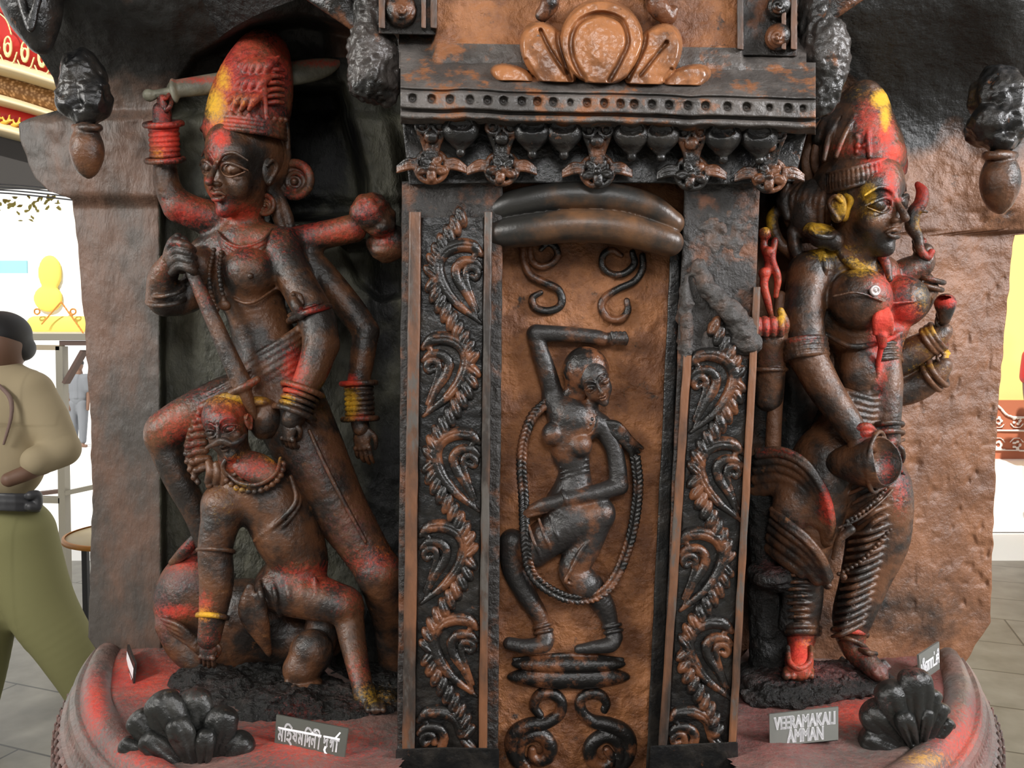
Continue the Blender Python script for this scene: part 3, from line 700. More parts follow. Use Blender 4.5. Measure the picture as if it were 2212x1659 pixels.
def dancer(t):
    S = Sculpt(YP, .0014, k=7)
    S.tube([(1196, 858, 8, 23.2), (1180, 800, 16, 20.9), (1162, 745, 18, 18.6), (1156, 722, 18, 18.6)], k=6)
    S.tube([(1158, 720, 18, 19.7), (1220, 722, 22, 17.4), (1285, 728, 22, 16.2), (1300, 732, 22, 16.2)], k=4)
    S.ell((1325, 731, 22), (27, 14, 12), k=4)
    for i in range(4): S.tube([(1322+i*9, 720, 32, 5), (1326+i*9, 732, 36, 5.5), (1324+i*9, 742, 30, 5)], k=2)
    # torso
    S.tube([(1200, 870, 8, 30.2), (1240, 905, 10, 46.4), (1290, 918, 8, 27.8)], k=10)
    S.tube([(1235, 905, 10, 48.7), (1230, 960, 10, 44.1), (1240, 1015, 10, 34.8), (1238, 1060, 8, 44.1), (1225, 1100, 6, 53.4)], k=12)
    S.ell((1194, 938, 34), (25, 27, 26), k=5).ell((1252, 962, 38), (28, 28, 28), k=5)
    S.tube([(1270, 880, 16, 23.2), (1255, 895, 14, 23.2)], k=6)
    for i in range(3): S.tube([(1210, 1010+i*12, 34, 2), (1240, 1004+i*10, 42, 3), (1272, 992+i*12, 34, 2)], k=3)
    # arm across
    S.tube([(1300, 920, 14, 23.2), (1324, 965, 20, 19.7), (1334, 1010, 24, 19.7), (1336, 1048, 26, 20.9)], k=5)
    S.tube([(1336, 1050, 28, 20.9), (1290, 1064, 38, 18.6), (1240, 1074, 44, 17.4), (1215, 1080, 44, 15.1)], k=4)
    S.tube([(1215, 1080, 44, 13.9), (1180, 1090, 42, 16.2), (1150, 1100, 36, 11.6)], k=4)
    for i in range(3): S.tube([(1180, 1090+i*7, 46, 5), (1150, 1098+i*7, 42, 5), (1128, 1110+i*5, 34, 4)], k=1.5)
    S.ring((1218, 1078, 44), (-1, .25, .2), 16, 4)
    # thighs and legs
    S.tube([(1150, 1185, 10, 42), (1200, 1150, 18, 44), (1260, 1122, 26, 42), (1296, 1108, 30, 34)], k=10)
    S.tube([(1106, 1170, 4, 28), (1110, 1230, 8, 26), (1140, 1290, 12, 23), (1165, 1330, 14, 19), (1176, 1370, 14, 16)], k=8)
    S.tube([(1290, 1120, 26, 34), (1262, 1180, 22, 36), (1240, 1230, 20, 34), (1262, 1262, 24, 36)], k=10)
    S.tube([(1275, 1270, 16, 32), (1305, 1310, 16, 24), (1320, 1350, 16, 17), (1326, 1372, 16, 16)], k=8)
    for i in range(5): S.tube([(1292-i*12, 1150+i*16, 46, 3), (1262-i*10, 1180+i*18, 58, 4), (1236-i*1, 1225+i*9, 50, 4), (1250+i*8, 1262+i*2, 50, 3)], k=3)
    for i in range(5): S.tube([(1140+i*24, 1130-i*9, 40, 3), (1155+i*24, 1175-i*10, 62, 4), (1170+i*24, 1208-i*14, 44, 3)], k=3)
    for c, ax_ in (((1172, 1352, 14), (.25, 1, 0)), ((1174, 1364, 14), (.2, 1, 0)), ((1322, 1352, 16), (.2, 1, 0)), ((1325, 1364, 16), (.2, 1, 0))): S.ring(c, ax_, 19, 4)
    S.tube([(1180, 1378, 16, 19), (1172, 1392, 24, 19), (1135, 1396, 26, 16), (1100, 1390, 24, 14)], k=5)
    S.tube([(1328, 1376, 18, 18), (1318, 1392, 26, 17), (1280, 1398, 28, 13), (1250, 1402, 26, 10)], k=5)
    head(S, (1284, 824, 34), (.20, .26, .94), (-.40, -.90, .22), 106, ears=False)
    o = S.build('dancer_relief', M['relief'], t); o['label'] = 'dark relief of a dancing woman with one arm over her head'
    S = Sculpt(YP, .0014, k=5)
    S.ell((1266, 800, 26), (50, 52, 40), -25, k=5).ell((1246, 838, 18), (26, 38, 24), 0, k=8)
    S.ell((1296, 840, 78), (38, 47, 44), -25, k=5, op='-')
    S.tube([(1228, 850, 20, 14), (1222, 880, 18, 12), (1240, 900, 20, 8)], k=6)
    S.ring((1300, 806, 46), (.2, .2, 1), 9, 4)
    S.build('hood', M['ornament'], o)
    S = Sculpt(YP, .0014, k=3)
    S.ell((1246, 906, 38), (32, 28, 10), 10)
    S.beads([(1212, 888, 42), (1214, 912, 48), (1238, 930, 50), (1268, 926, 48), (1280, 898, 44)], 5.5, 11)
    S.tube([(1204, 884, 40, 3), (1206, 918, 44, 3.5), (1238, 942, 46, 3.5), (1276, 936, 44, 3.5), (1290, 900, 40, 3)], k=2)
    S.build('necklace', M['ornament'], o)
    S = Sculpt(YP, .0014, k=4)
    for i in range(4): S.tube([(1300, 912+i*5, 26, 7), (1335, 918+i*9, 30, 8), (1362, 948+i*9, 24, 7), (1388-i*8, 968+i*9, 18, 4)], k=3)
    S.build('scarf', M['ornament'], o)
    S = Sculpt(YP, .0014, k=2)
    loop = [(1192, 862, 20), (1150, 900, 20), (1130, 960, 20), (1127, 1017, 22), (1131, 1073, 22), (1135, 1166, 44), (1146, 1233, 40), (1183, 1272, 40), (1240, 1295, 44), (1299, 1282, 42), (1337, 1233, 24), (1366, 1147, 20), (1378, 1054, 20), (1372, 985, 20)]
    P = catmull(loop, 10); S.tube([(*p, 7) for p in P], k=2, n=1)
    d = np.r_[0, np.cumsum(np.linalg.norm(np.diff(P, axis=0), axis=1))]
    for q in np.arange(0, d[-1]-6, 10):
        a = np.array([np.interp(q, d, P[:, i]) for i in range(3)]); b = np.array([np.interp(q+6, d, P[:, i]) for i in range(3)])
        ang = math.degrees(math.atan2(b[1]-a[1], b[0]-a[0])); nx, ny = -(b-a)[1], (b-a)[0]; l = math.hypot(nx, ny); nx /= l; ny /= l
        for sd in (-1, 1): S.ell((a[0]+nx*6*sd, a[1]+ny*6*sd, a[2]+4), (9, 4.6, 6), ang+sd*38, k=1)
    S.build('garland', M['ornament'], o)
def cornice(t):
    sl = lambda x: 0.026*(x-868)
    # sloping grey top, dotted fillet and grooves as one moulded mesh
    xs = np.arange(862, 1766, 3.0)
    prof = [(112, 92), (124, 104), (140, 128), (160, 156), (176, 176), (182, 182), (186, 190), (189, 196), (191, 192), (193, 188), (195, 194), (198, 199)]
    prof += [(198+i*2.0, 200) for i in range(1, 17)]
    prof += [(232, 198), (234, 186), (237, 180), (240, 186), (242, 196), (247, 199), (252, 198), (255, 188), (258, 172), (264, 166), (266, 100), (268, -60)]
    prof = np.array(prof, float)
    X = xs[None, :] + 0*prof[:, :1]; w1 = vnoise((len(xs),), 26)*1.8; w2 = vnoise((len(xs),), 11)*.8
    Y = prof[:, :1] + sl(X) + (w1+w2)[None, :]*sstep(prof[:, :1], 150, 190)
    Y += (prof[:, :1] > 250)*(vnoise((len(xs),), 8)*2)[None, :]
    Z = prof[:, 1:2] + 0*X + vnoise(X.shape, 6)*1.2
    hx = [891, 932, 972, 1015, 1053, 1088, 1127, 1161, 1195, 1232, 1268, 1305, 1340, 1370, 1408, 1445, 1486, 1524, 1571, 1613, 1662, 1702, 1734]
    for i, x in enumerate(hx):
        r = 10 if i not in (9, 20, 22) else 7.5
        d = np.hypot(X-x, Y-(212+sl(x))); Z -= 13*sstep(d, r+1.5, r-2.5); Z += 5*sstep(d, 5, 1)
    Z[:, 0] -= 560; Z[:, -1] -= 560
    X[:, 0] += 3; X[:, -1] -= 3
    o = gridmesh('cornice', X, Y, Z, YP, M['greystone'], t); o['label'] = 'grey-brown moulded cornice with a row of punched dots'
    # body between cornice and panel, its black painting the shade behind the petals
    prism('lintel', [(868, 258), (1745, 280), (1716, 392), (1640, 398), (1480, 400), (1440, 396), (1086, 396), (884, 400)], -520, 100, YP, M['gloss_black'], t, bevel=5)
    # petals of the frieze
    S = Sculpt(YP, .0017, k=3)
    def petal(x, w=34):
        y = 268+sl(x)
        C = Sculpt(YP, .0017, k=4)
        C.ell((x, y+8, 160), (w, 34, 26)); C.ell((x, y+34, 152), (w*.55, 18, 18)); C.ball((x, y+58, 150), 10, k=4)
        C.ell((x, y-2, 176), (w*.62, 16, 10), k=4, op='-')
        C.tube([(x-w, y-10, 160, 5), (x-w*.8, y+20, 158, 5), (x-w*.3, y+42, 156, 5), (x, y+48, 156, 5), (x+w*.3, y+42, 156, 5), (x+w*.8, y+20, 158, 5), (x+w, y-10, 160, 5)], k=2)
        C.build('petal', M['gloss_black'], t)
    for x in (995, 1150, 1218, 1365, 1428, 1562, 1640): petal(x, 40)
    def pendant(x, tilt=0):
        y = 268+sl(x)
        C = Sculpt(YP, .0016, k=2.5)
        for s_ in (-1, 1):
            C.ring((x+s_*19, y+2, 160), (0, 0, 1), 14, 5); C.ball((x+s_*19, y+2, 156), 9)
        C.ell((x, y+26, 158), (16, 14, 12))
        for j, dx in enumerate((-26, -8, 10, 26)):
            C.tube([(x+dx, y+18, 156, 6), (x+dx*.6, y+45, 148, 5), (x+dx*.35, y+74, 142, 6)], k=3)
        C.build('pendant_stem', M['ornament'], t)
        C = Sculpt(YP, .0015, k=2)
        cy = y+92
        for j in range(5):
            a = math.radians(90+72*j+tilt); C.ell((x+20*math.cos(a), cy+18*math.sin(a), 140), (15, 11, 10), math.degrees(a), k=2)
            C.ell((x+21*math.cos(a), cy+19*math.sin(a), 152), (9, 6, 6), math.degrees(a), k=2, op='-')
        C.ball((x, cy, 146), 8)
        C.ring((x, cy-2, 134), (0, 0, 1), 34, 6)
        for s_ in (-1, 1):
            for q in range(3): C.tube([(x+s_*30, cy-14+q*7, 136, 5), (x+s_*52, cy-16+q*9, 134, 5), (x+s_*74, cy-2+q*6, 128, 3)], k=2)
        C.build('flower_pendant', M['ornament'], t)
    for x, tl in ((932, 0), (1084, 10), (1290, -5), (1494, 12), (1662, 4)): pendant(x, tl)
    # upper storey
    ys = np.arange(-80, 150, 4.0); xs = np.arange(862, 1745, 5.0)
    X = xs[None, :]+0*ys[:, None]; Y = ys[:, None]+0*X
    Z = 96+vnoise(X.shape, 14)*5+vnoise(X.shape, 4)*2.4 + 18*sstep(Y, 70, 130)
    Z -= 60*np.maximum(sstep(X, 940, 934), sstep(X, 1602, 1608))*sstep(Y, 150, 60)
    up = gridmesh('upper_panel', X, Y+sl(X)*.6, Z, YP, M['copper'], t)
    up.data.materials.append(M['greystone']); up.data.polygons.foreach_set('material_index', ((X < 936)|(X > 1606)|(Y > 88))[:-1, :-1].ravel().astype(np.int32))
    ys = np.arange(-12, 200, 1.6); xs = np.arange(1040, 1560, 1.6)
    X = xs[None, :]+0*ys[:, None]; Y = ys[:, None]+0*X
    def el(cx, cy, rx, ry, ang):
        a = math.radians(ang); u = (X-cx)*math.cos(a)+(Y-cy)*math.sin(a); v = -(X-cx)*math.sin(a)+(Y-cy)*math.cos(a)
        q = np.sqrt((u/rx)**2+(v/ry)**2)+1e-6; return (q-1)*min(rx, ry)
    H = np.full(X.shape, -60.0)
    def add(sd, top, dome=8, e=9):
        nonlocal H
        h = 60+top*0+(-60-60)*0; prof_ = np.sqrt(np.clip(1-(1-np.clip(-sd/e, 0, 1))**2, 0, 1))
        hh = np.where(sd < 0, 130+(top+50-130)*prof_+dome*np.clip(-sd/60, 0, 1), -60); H = np.maximum(H, hh)
    for (a, top) in (((1108, 166, 52, 26, 18), 122), ((1482, 172, 58, 30, -20), 122), ((1186, 122, 84, 54, -122), 134), ((1410, 128, 86, 54, -58), 134)): add(el(*a), top)
    add(el(1300, 92, 92, 96, 0), 148)
    def groove(P, r, dep):
        nonlocal H
        P = catmull([(x, y, 0) for x, y in P], 8)[:, :2]; d = np.full(X.shape, 1e9)
        for p, q in zip(P[:-1], P[1:]):
            e = q-p; tt = np.clip(((X-p[0])*e[0]+(Y-p[1])*e[1])/(e@e+1e-9), 0, 1); d = np.minimum(d, np.hypot(X-p[0]-tt*e[0], Y-p[1]-tt*e[1]))
        H = H-dep*sstep(d, r, r*.25)*(H > 70)
    groove([(1262, 172), (1240, 130), (1234, 84), (1254, 46), (1298, 30), (1342, 46), (1356, 90), (1340, 130), (1318, 172)], 9, 13)
    groove([(1168, 66), (1190, 110), (1222, 158)], 7, 12); groove([(1440, 92), (1412, 126), (1384, 162)], 7, 12)
    groove([(1210, 40), (1206, 90), (1232, 172)], 7, 16); groove([(1392, 46), (1392, 96), (1356, 172)], 7, 16)
    groove([(1136, 130), (1158, 168)], 6, 10); groove([(1450, 150), (1436, 172)], 6, 10)
    H += vnoise(X.shape, 14)*1.8*(H > 70)+vnoise(X.shape, 5)*.6*(H > 70)
    H = H-400*sstep(Y, 168+sl(X), 176+sl(X))*1.0
    H = np.maximum(H, -60)
    o = gridmesh('shell_crest', X, Y, H, YP, M['crest'], t); o['label'] = 'bright copper brown five-lobed shell crest'
    # side colonnettes with coiled bosses
    def frame(xa, xb, y1, bosses, R):
        prism('colonnette', [(xa, -80), (xb, -80), (xb, y1), (xa, y1-3)], 0, 92, YP, M['copper2'], t, bevel=4, cuts=40)
        for a, b in ((xa, xa+14), (xb-14, xb), (xb-34, xb-24)):
            prism('edge_rail', [(a, -80), (b, -80), (b, y1-14), (a, y1-16)], 80, 116, YP, M['rail'], t, bevel=3, cuts=40)
        for (bx, by) in bosses:
            C = Sculpt(YP, .0015, k=2.5)
            C.ell((bx, by, 100), (R, R*1.05, 26))
            C.tube([(bx+(R-4-i*(R-6)/26.)*math.cos(i*.62), by+(R-4-i*(R-6)/26.)*math.sin(i*.62), 106+i*.9, 4.2) for i in range(26)], k=1.5, n=2)
            C.build('spiral_boss', M['ornament'], t)
    frame(818, 944, 76, [(866, 22)], 34)
    frame(1592, 1722, 122, [(1681, 14), (1680, 80)], 27)
    for P in ([(1190, -30, 120, 22), (1186, 10, 124, 20), (1172, 30, 120, 16)], [(1412, -30, 118, 24), (1420, 14, 124, 22), (1442, 34, 120, 18), (1452, 24, 118, 12)]):
        S = Sculpt(YP, .002, k=8); S.tube(P); S.noise = [(10, 2)]; S.build('relief_foot', M['ornament'], t)
# ------------------------------------------------------------------ the many-armed goddess, left bay
YL = 1.72
def left_goddess():
    t = thing('goddess_statue', PW(640, 1500, 1.62), 'many-armed goddess statue in a tall crown spearing the demon below her, left bay', 'statue', 'goddess statues on the plinth')
    S = Sculpt(YL, .0019, k=14)
    # torso
    S.ell((595, 800, 105), (84, 78, 62)).ell((570, 720, 108), (62, 60, 50), k=30)
    S.tube([(545, 640, 110, 66), (565, 720, 108, 56), (590, 790, 108, 72)], k=24)
    S.ell((525, 585, 100), (92, 88, 55), k=24)
    S.tube([(445, 545, 100, 34), (530, 520, 104, 44), (612, 533, 110, 42)], k=18)
    S.ell((540, 588, 150), (58, 56, 50), k=10).ell((436, 578, 138), (36, 42, 36), k=10)
    S.ball((541, 596, 199), 7, k=3)
    S.tube([(535, 440, 110, 36), (528, 490, 106, 38), (525, 530, 104, 50)], k=14)
    S.tube([(478, 632, 150, 3), (540, 655, 185, 3.5), (600, 620, 150, 3)], k=3)
    # folded waist cloth
    for i in range(8):
        y0 = 752+i*16
        S.tube([(520+i*3, y0+38, 150, 6), (560, y0+16, 176-abs(i-3)*2, 9), (625, y0-26, 168, 9), (668, y0-62, 130, 6)], k=5)
    for i in range(6):
        S.tube([(552+i*17, 815, 160, 5), (556+i*16, 870, 172, 8), (572+i*12, 925, 160, 6)], k=5)
    # raised arm A
    S.tube([(478, 478, 92, 40), (425, 462, 112, 36), (392, 446, 122, 34)], k=14)
    S.tube([(385, 448, 124, 32), (362, 400, 132, 27), (356, 340, 138, 22), (352, 285, 142, 20), (350, 240, 146, 19)], k=8)
    # arm B holding the spear
    S.tube([(455, 590, 105, 38), (405, 640, 128, 36), (358, 648, 146, 36)], k=14)
    S.tube([(352, 640, 150, 34), (352, 600, 164, 30), (368, 570, 178, 24)], k=8)
    S.ring((362, 628, 158), (-.2, -1, .3), 37, 5, squash=1).ring((358, 648, 156), (-.1, -1, .3), 40, 5.5)
    # arm C front right
    S.tube([(606, 545, 122, 42), (645, 615, 142, 40), (684, 690, 160, 40), (694, 742, 172, 38)], k=12)
    S.tube([(694, 745, 172, 38), (676, 800, 190, 34), (652, 850, 202, 29), (640, 890, 206, 25), (632, 905, 206, 23)], k=8)
    # arm D rear right
    S.tube([(668, 560, 82, 30), (718, 620, 88, 32), (766, 680, 94, 31), (790, 716, 98, 28)], k=12)
    S.tube([(790, 716, 98, 28), (783, 770, 104, 27), (775, 830, 108, 24), (776, 900, 110, 20), (780, 925, 112, 19)], k=8)
    # arm E stub with a stone bud
    S.tube([(640, 525, 80, 36), (700, 508, 84, 30), (762, 494, 88, 30)], k=14)
    # legs
    S.tube([(570, 850, 112, 66), (490, 868, 140, 56), (410, 900, 160, 48), (362, 925, 168, 42)], k=20)
    S.ell((352, 938, 168), (38, 40, 38), k=14)
    S.tube([(352, 950, 164, 35), (385, 1030, 160, 32), (425, 1110, 148, 27), (445, 1170, 140, 24)], k=10)
    S.tube([(625, 880, 112, 80), (672, 980, 122, 74), (728, 1090, 130, 62), (790, 1190, 142, 50), (818, 1235, 150, 48)], k=20)
    S.ell((822, 1240, 156), (50, 46, 44), k=14)
    S.tube([(828, 1265, 146, 46), (846, 1340, 116, 42), (852, 1430, 100, 34), (850, 1500, 110, 26)], k=12)
    for i in range(7):   # folds over the left thigh
        a = i/6
        S.tube([(540-6*a, 800+a*82, 176, 4), (470-10*a, 840+a*74, 196-abs(a-.4)*30, 6), (392+18*a, 880+a*66, 196-abs(a-.4)*40, 4)], k=4)
    S.tube([(668, 930, 196, 4), (720, 1040, 200, 5), (790, 1170, 196, 4)], k=5)
    # head
    head(S, (520, 362, 136), (-.62, .06, .78), (.10, -1, 0), 212)
    body = S.build('body', M['figure'], t, spots=[
        (520, 470, 80, 40, 0, .85, .5), (420, 445, 80, 44, 0, 1.2, .6), (560, 515, 120, 50, 0, 1.1, .7), (700, 490, 120, 34, 0, 1.25, .6), (470, 540, 40, 60, 0, .5, .6),
        (545, 548, 70, 34, 0, 1.0, .6), (352, 245, 26, 40, 0, .8, .3), (635, 800, 34, 62, 0, 1.0, .2), (757, 830, 20, 26, 0, 1.1, .0), (368, 900, 80, 60, 0, .95, .6), (440, 860, 90, 40, 0, .7, .6),
        (476, 300, 26, 26, 0, 1.15, 0), (463, 330, 26, 34, 0, .55, 0), (452, 388, 16, 8, 0, .8, .3), (500, 450, 24, 14, 0, .8, .2), (820, 1210, 70, 44, 0, 1.2, .6), (830, 1190, 40, 26, 1, .25, .4),
        (350, 560, 30, 60, 0, .35, .5), (760, 1130, 70, 90, 2, .7, .4), (690, 1000, 80, 90, 2, .55, .4), (600, 800, 120, 90, 2, .45, .4)])
    # hands
    S = Sculpt(YL, .0016, k=6)
    hand(S, (350, 246, 148), (-.02, -1, .25), (-.7, 0, .7), 78, curls=(.95, .95, .95, .95), thumb=-1, thumb_curl=1.0)
    S.build('hand', M['figure'], t, spots=[(352, 200, 46, 50, 0, .8, .4), (330, 190, 26, 26, 1, .35, .5)])
    S = Sculpt(YL, .0016, k=6)
    S.ell((388, 556, 186), (30, 36, 30), -20)
    for i in range(4):
        y = 528+i*17
        S.tube([(366+i*2, y+10, 196, 9), (380+i*3, y-4, 212, 10), (402+i*3, y+2, 218, 10), (416+i*2, y+12, 206, 9)], k=3, n=4)
    S.tube([(362, 560, 190, 12), (372, 526, 205, 11), (384, 512, 206, 9)], k=4)
    S.build('hand', M['figure'], t, spots=[(380, 520, 40, 30, 0, .45, .6)])
    S = Sculpt(YL, .0018, k=6)
    hand(S, (628, 905, 208), (-.15, 1, -.05), (-.5, 0, .85), 92, curls=(.5, .55, .6, .65), thumb=1, thumb_curl=.8)
    S.build('hand', M['figure'], t, spots=[])
    S = Sculpt(YL, .0018, k=6)
    hand(S, (780, 920, 112), (.06, 1, .05), (-.3, 0, .95), 100, curls=(.25, .3, .35, .4), thumb=1, thumb_curl=.2)
    S.build('hand', M['figure'], t, spots=[])
    # bangles
    red = lambda x, y, s=1: [(x, y, 40*s, 60*s, 0, .9, .2)]
    S = Sculpt(YL, .0015); S.bangles((357, 346, 138), (353, 268, 144), 29, 8, 5, flare=11)
    S.build('bangles', M['figure'], t, spots=[(357, 300, 60, 60, 0, 1.1, .0), (340, 330, 20, 20, 1, .5, .3)])
    S = Sculpt(YL, .0015); S.bangles((654, 842, 200), (636, 892, 206), 36, 5, 5.5, flare=9)
    S.build('bangles', M['figure'], t, spots=[(628, 840, 44, 20, 0, 1, .2), (620, 862, 20, 14, 1, .8, .1)])
    S = Sculpt(YL, .0015); S.bangles((775, 828, 108), (778, 905, 110), 28, 8, 5, flare=9)
    S.build('bangles', M['figure'], t, spots=[(755, 828, 30, 12, 0, 1.2, 0), (755, 872, 24, 40, 1, 1.0, .1), (770, 900, 40, 12, 0, .6, 0)])
    S = Sculpt(YL, .0015)
    S.ring((668, 678, 154), (.35, 1, .1), 46, 7).ring((664, 668, 152), (.35, 1, .1), 42, 4)
    S.tube([(632, 640, 185, 8), (640, 660, 196, 12), (650, 684, 196, 8)], k=4).tube([(634, 632, 182, 4), (648, 640, 190, 6), (655, 655, 192, 4)], k=4)
    for i in range(4): S.ball((634+i*5, 636+i*12, 196), 5, k=2)
    S.build('armlet', M['figure'], t, spots=[(680, 670, 44, 14, 0, .8, .3)])
    # necklaces and chains
    S = Sculpt(YL, .0015)
    for i in range(4):
        S.tube([(470, 500+i*4, 142, 3), (486, 520+i*8, 160, 4), (520, 534+i*10, 166, 4.5), (565, 520+i*9, 160, 4), (588, 494+i*7, 136, 3)], k=2)
    S.build('necklace', M['figure'], t, spots=[(530, 525, 70, 40, 0, .8, .4)])
    S = Sculpt(YL, .0014)
    S.beads([(462, 540, 160), (452, 590, 186), (458, 640, 178), (470, 672, 176)], 5.5, 10)
    S.beads([(478, 545, 165), (474, 590, 192), (482, 640, 184), (492, 668, 178)], 5.5, 10)
    S.ell((484, 660, 184), (14, 10, 8))
    S.build('bead_chain', M['figure'], t, spots=[])
    # hair, ear discs
    S = Sculpt(YL, .0016, k=6)
    S.ell((585, 345, 96), (42, 66, 40), 10)
    for i in range(7):
        S.tube([(560+i*7, 282+i*4, 122-i*3, 6), (572+i*8, 330, 132-i*5, 9), (566+i*7, 385, 128-i*5, 8), (560+i*5, 425, 118-i*4, 5)], k=3)
    S.tube([(598, 230, 118, 6), (616, 270, 112, 8), (622, 320, 106, 6)], k=3).tube([(585, 235, 124, 6), (604, 290, 120, 8), (612, 340, 112, 5)], k=3)
    S.tube([(585, 400, 100, 16), (598, 450, 96, 16), (612, 500, 92, 12)], k=6).tube([(604, 420, 96, 10), (624, 470, 92, 10), (630, 505, 90, 8)], k=6)
    S.build('hair', M['figure'], t, spots=[(580, 250, 40, 30, 0, .4, .3)])
    def disc(c, R, name='ear_disc'):
        D = Sculpt(YL, .0015, k=3)
        D.ring(c, (-.25, 0, 1), R*.80, R*.22); D.ell((c[0], c[1], c[2]-6), (R*.8, R*.8, 7))
        D.ring((c[0]+R*.05, c[1]+R*.1, c[2]+2), (-.25, 0, 1), R*.42, R*.12); D.ball((c[0], c[1]+R*.1, c[2]+2), R*.18)
        return D.build(name, M['figure'], t, spots=[(c[0]+R*.5, c[1]-R*.6, R*.8, R*.8, 0, .55, .2), (c[0], c[1]+R*.6, R*.8, R*.5, 0, .6, .5)])
    disc((636, 388, 96), 44); disc((572, 442, 122), 25)
    # crown
    S = Sculpt(YL, .0015, k=10)
    ax0 = np.array([528, 290, 112]); ax1 = np.array([565, 130, 96])
    S.tube([(528, 285, 106, 84), (540, 235, 100, 84), (552, 190, 96, 78), (562, 150, 92, 66), (568, 122, 90, 50)], k=20, n=4)
    S.ell((572, 112, 90), (46, 38, 42), k=20)
    for i in range(4):
        S.ring((527+i*2, 290-i*9, 108), (.12, -1, -.10), 90-i*2, 6-.5*i, k=3, squash=1.0)
    for i in range(11):   # bead row and boss flowers
        a = math.radians(-62+i*13)
        c = (534+88*math.sin(a)*1.0, 250+10*math.sin(a), 104+86*math.cos(a)); S.ball(c, 6.5, k=2)
    for (dx, dy) in ((-52, -22), (0, -26), (10, -46)):
        c = (532+dx, 245+dy, 180-abs(dx)*.7); S.ring(c, (-.3, 0, 1), 8, 4); S.ball(c, 5)
    for j in range(3):    # leaf plumes sweeping back
        for i in range(6):
            a0 = math.radians(-58+i*12+j*4); r = 84-j*8; y = 236-j*36
            S.tube([(536+j*10+r*math.sin(a0), y, 102+r*math.cos(a0), 5), (540+j*10+(r+5)*math.sin(a0+.12), y-22, 100+(r+5)*math.cos(a0+.12), 8),
                    (548+j*10+(r-4)*math.sin(a0+.38), y-40, 96+(r-4)*math.cos(a0+.38), 4)], k=4)
    for i in range(6):    # rungs on the side
        y = 150+i*14
        S.tube([(578, y+3, 168-abs(i-3), 4), (596, y, 160, 5), (612, y+2, 142, 4)], k=3)
    S.tube([(572, 140, 160, 5), (570, 190, 176, 6), (576, 250, 178, 5)], k=4)
    for row in range(8):
        y = 236-row*15; cx_ = 536+row*4.6; R_ = 84-max(0, row-2)*3.4; cz = 101-row*1.4
        for q in range(6):
            a = math.radians(-76+q*11+(row % 2)*5.5)
            S.ell((cx_+R_*math.sin(a), y, cz+R_*math.cos(a)), (7, 8, 7), k=2)
    for i in range(5): S.ball((492+i*8, 205-i*22, 158-i*6), 7-i*.5, k=3)
    S.build('crown', M['figure'], t, spots=[
        (486, 170, 56, 110, 0, 1.0, .1), (530, 110, 80, 70, 0, .85, .2), (560, 190, 90, 120, 0, .72, .1), (466, 226, 26, 50, 1, 1.0, 0), (482, 172, 22, 40, 1, .75, 0), (520, 215, 60, 16, 1, .35, .2), (500, 262, 80, 16, 0, .9, .2),
        (470, 275, 46, 26, 0, 1.0, .1), (600, 140, 70, 120, 0, .62, 0)])
    # stone bud on the stub arm
    S = Sculpt(YL, .002, k=8); S.ell((800, 458, 92), (44, 40, 40), -35).ell((822, 478, 86), (34, 36, 34)); 
    S.ell((838, 525, 60), (46, 40, 30), -20)
    S.noise = [(14, 3.5)]
    S.build('bud', M['figure'], t, spots=[(792, 440, 56, 40, 0, 1.0, .5), (830, 520, 40, 30, 0, .6, .5)])
    return t

def sword(): 
    S = Sculpt(YL, .0016, k=4)
    S.tube([(330, 205, 158, 9), (372, 198, 152, 10)], k=3).ball((322, 206, 160), 13)
    S.ell((376, 196, 152), (8, 26, 14), -8)
    S.tube([(380, 192, 146, 19), (470, 180, 110, 22), (560, 168, 60, 24), (650, 156, 40, 25), (700, 146, 32, 20), (736, 134, 28, 5)], k=4, flat=.55)
    S.tube([(384, 205, 172, 3), (470, 194, 135, 3), (560, 182, 88, 3), (650, 170, 68, 3), (715, 150, 55, 3)], k=3, op='-')
    o = S.build('sword', M['niche2'], None, spots=[(440, 172, 100, 10, 0, 1.0, .2), (690, 136, 70, 12, 0, 1.0, .2)])
    tag(o, 'broad stone sword raised behind the tall red crown, its hilt in the left fist', 'sword')
def spear():
    t = thing('spear', PW(520, 850, 1.5), 'straight stone spear driven down into the demon’s head'.replace('’', "'"), 'spear')
    S = Sculpt(YL, .0016, k=4)
    S.tube([(396, 520, 206, 10), (412, 580, 204, 13), (460, 690, 206, 17), (500, 780, 210, 20), (524, 832, 212, 22)], k=4, flat=.8)
    S.build('shaft', M['figure'], t, spots=[(440, 640, 40, 60, 0, .35, .2)])
    S = Sculpt(YL, .0016, k=4)
    S.tube([(494, 852, 214, 8), (524, 838, 222, 10), (556, 820, 214, 8)], k=4)
    S.tube([(526, 838, 214, 15), (540, 875, 210, 12), (552, 905, 205, 5)], k=4)
    S.build('crossguard', M['figure'], t, spots=[(540, 826, 40, 20, 0, .5, .4)])

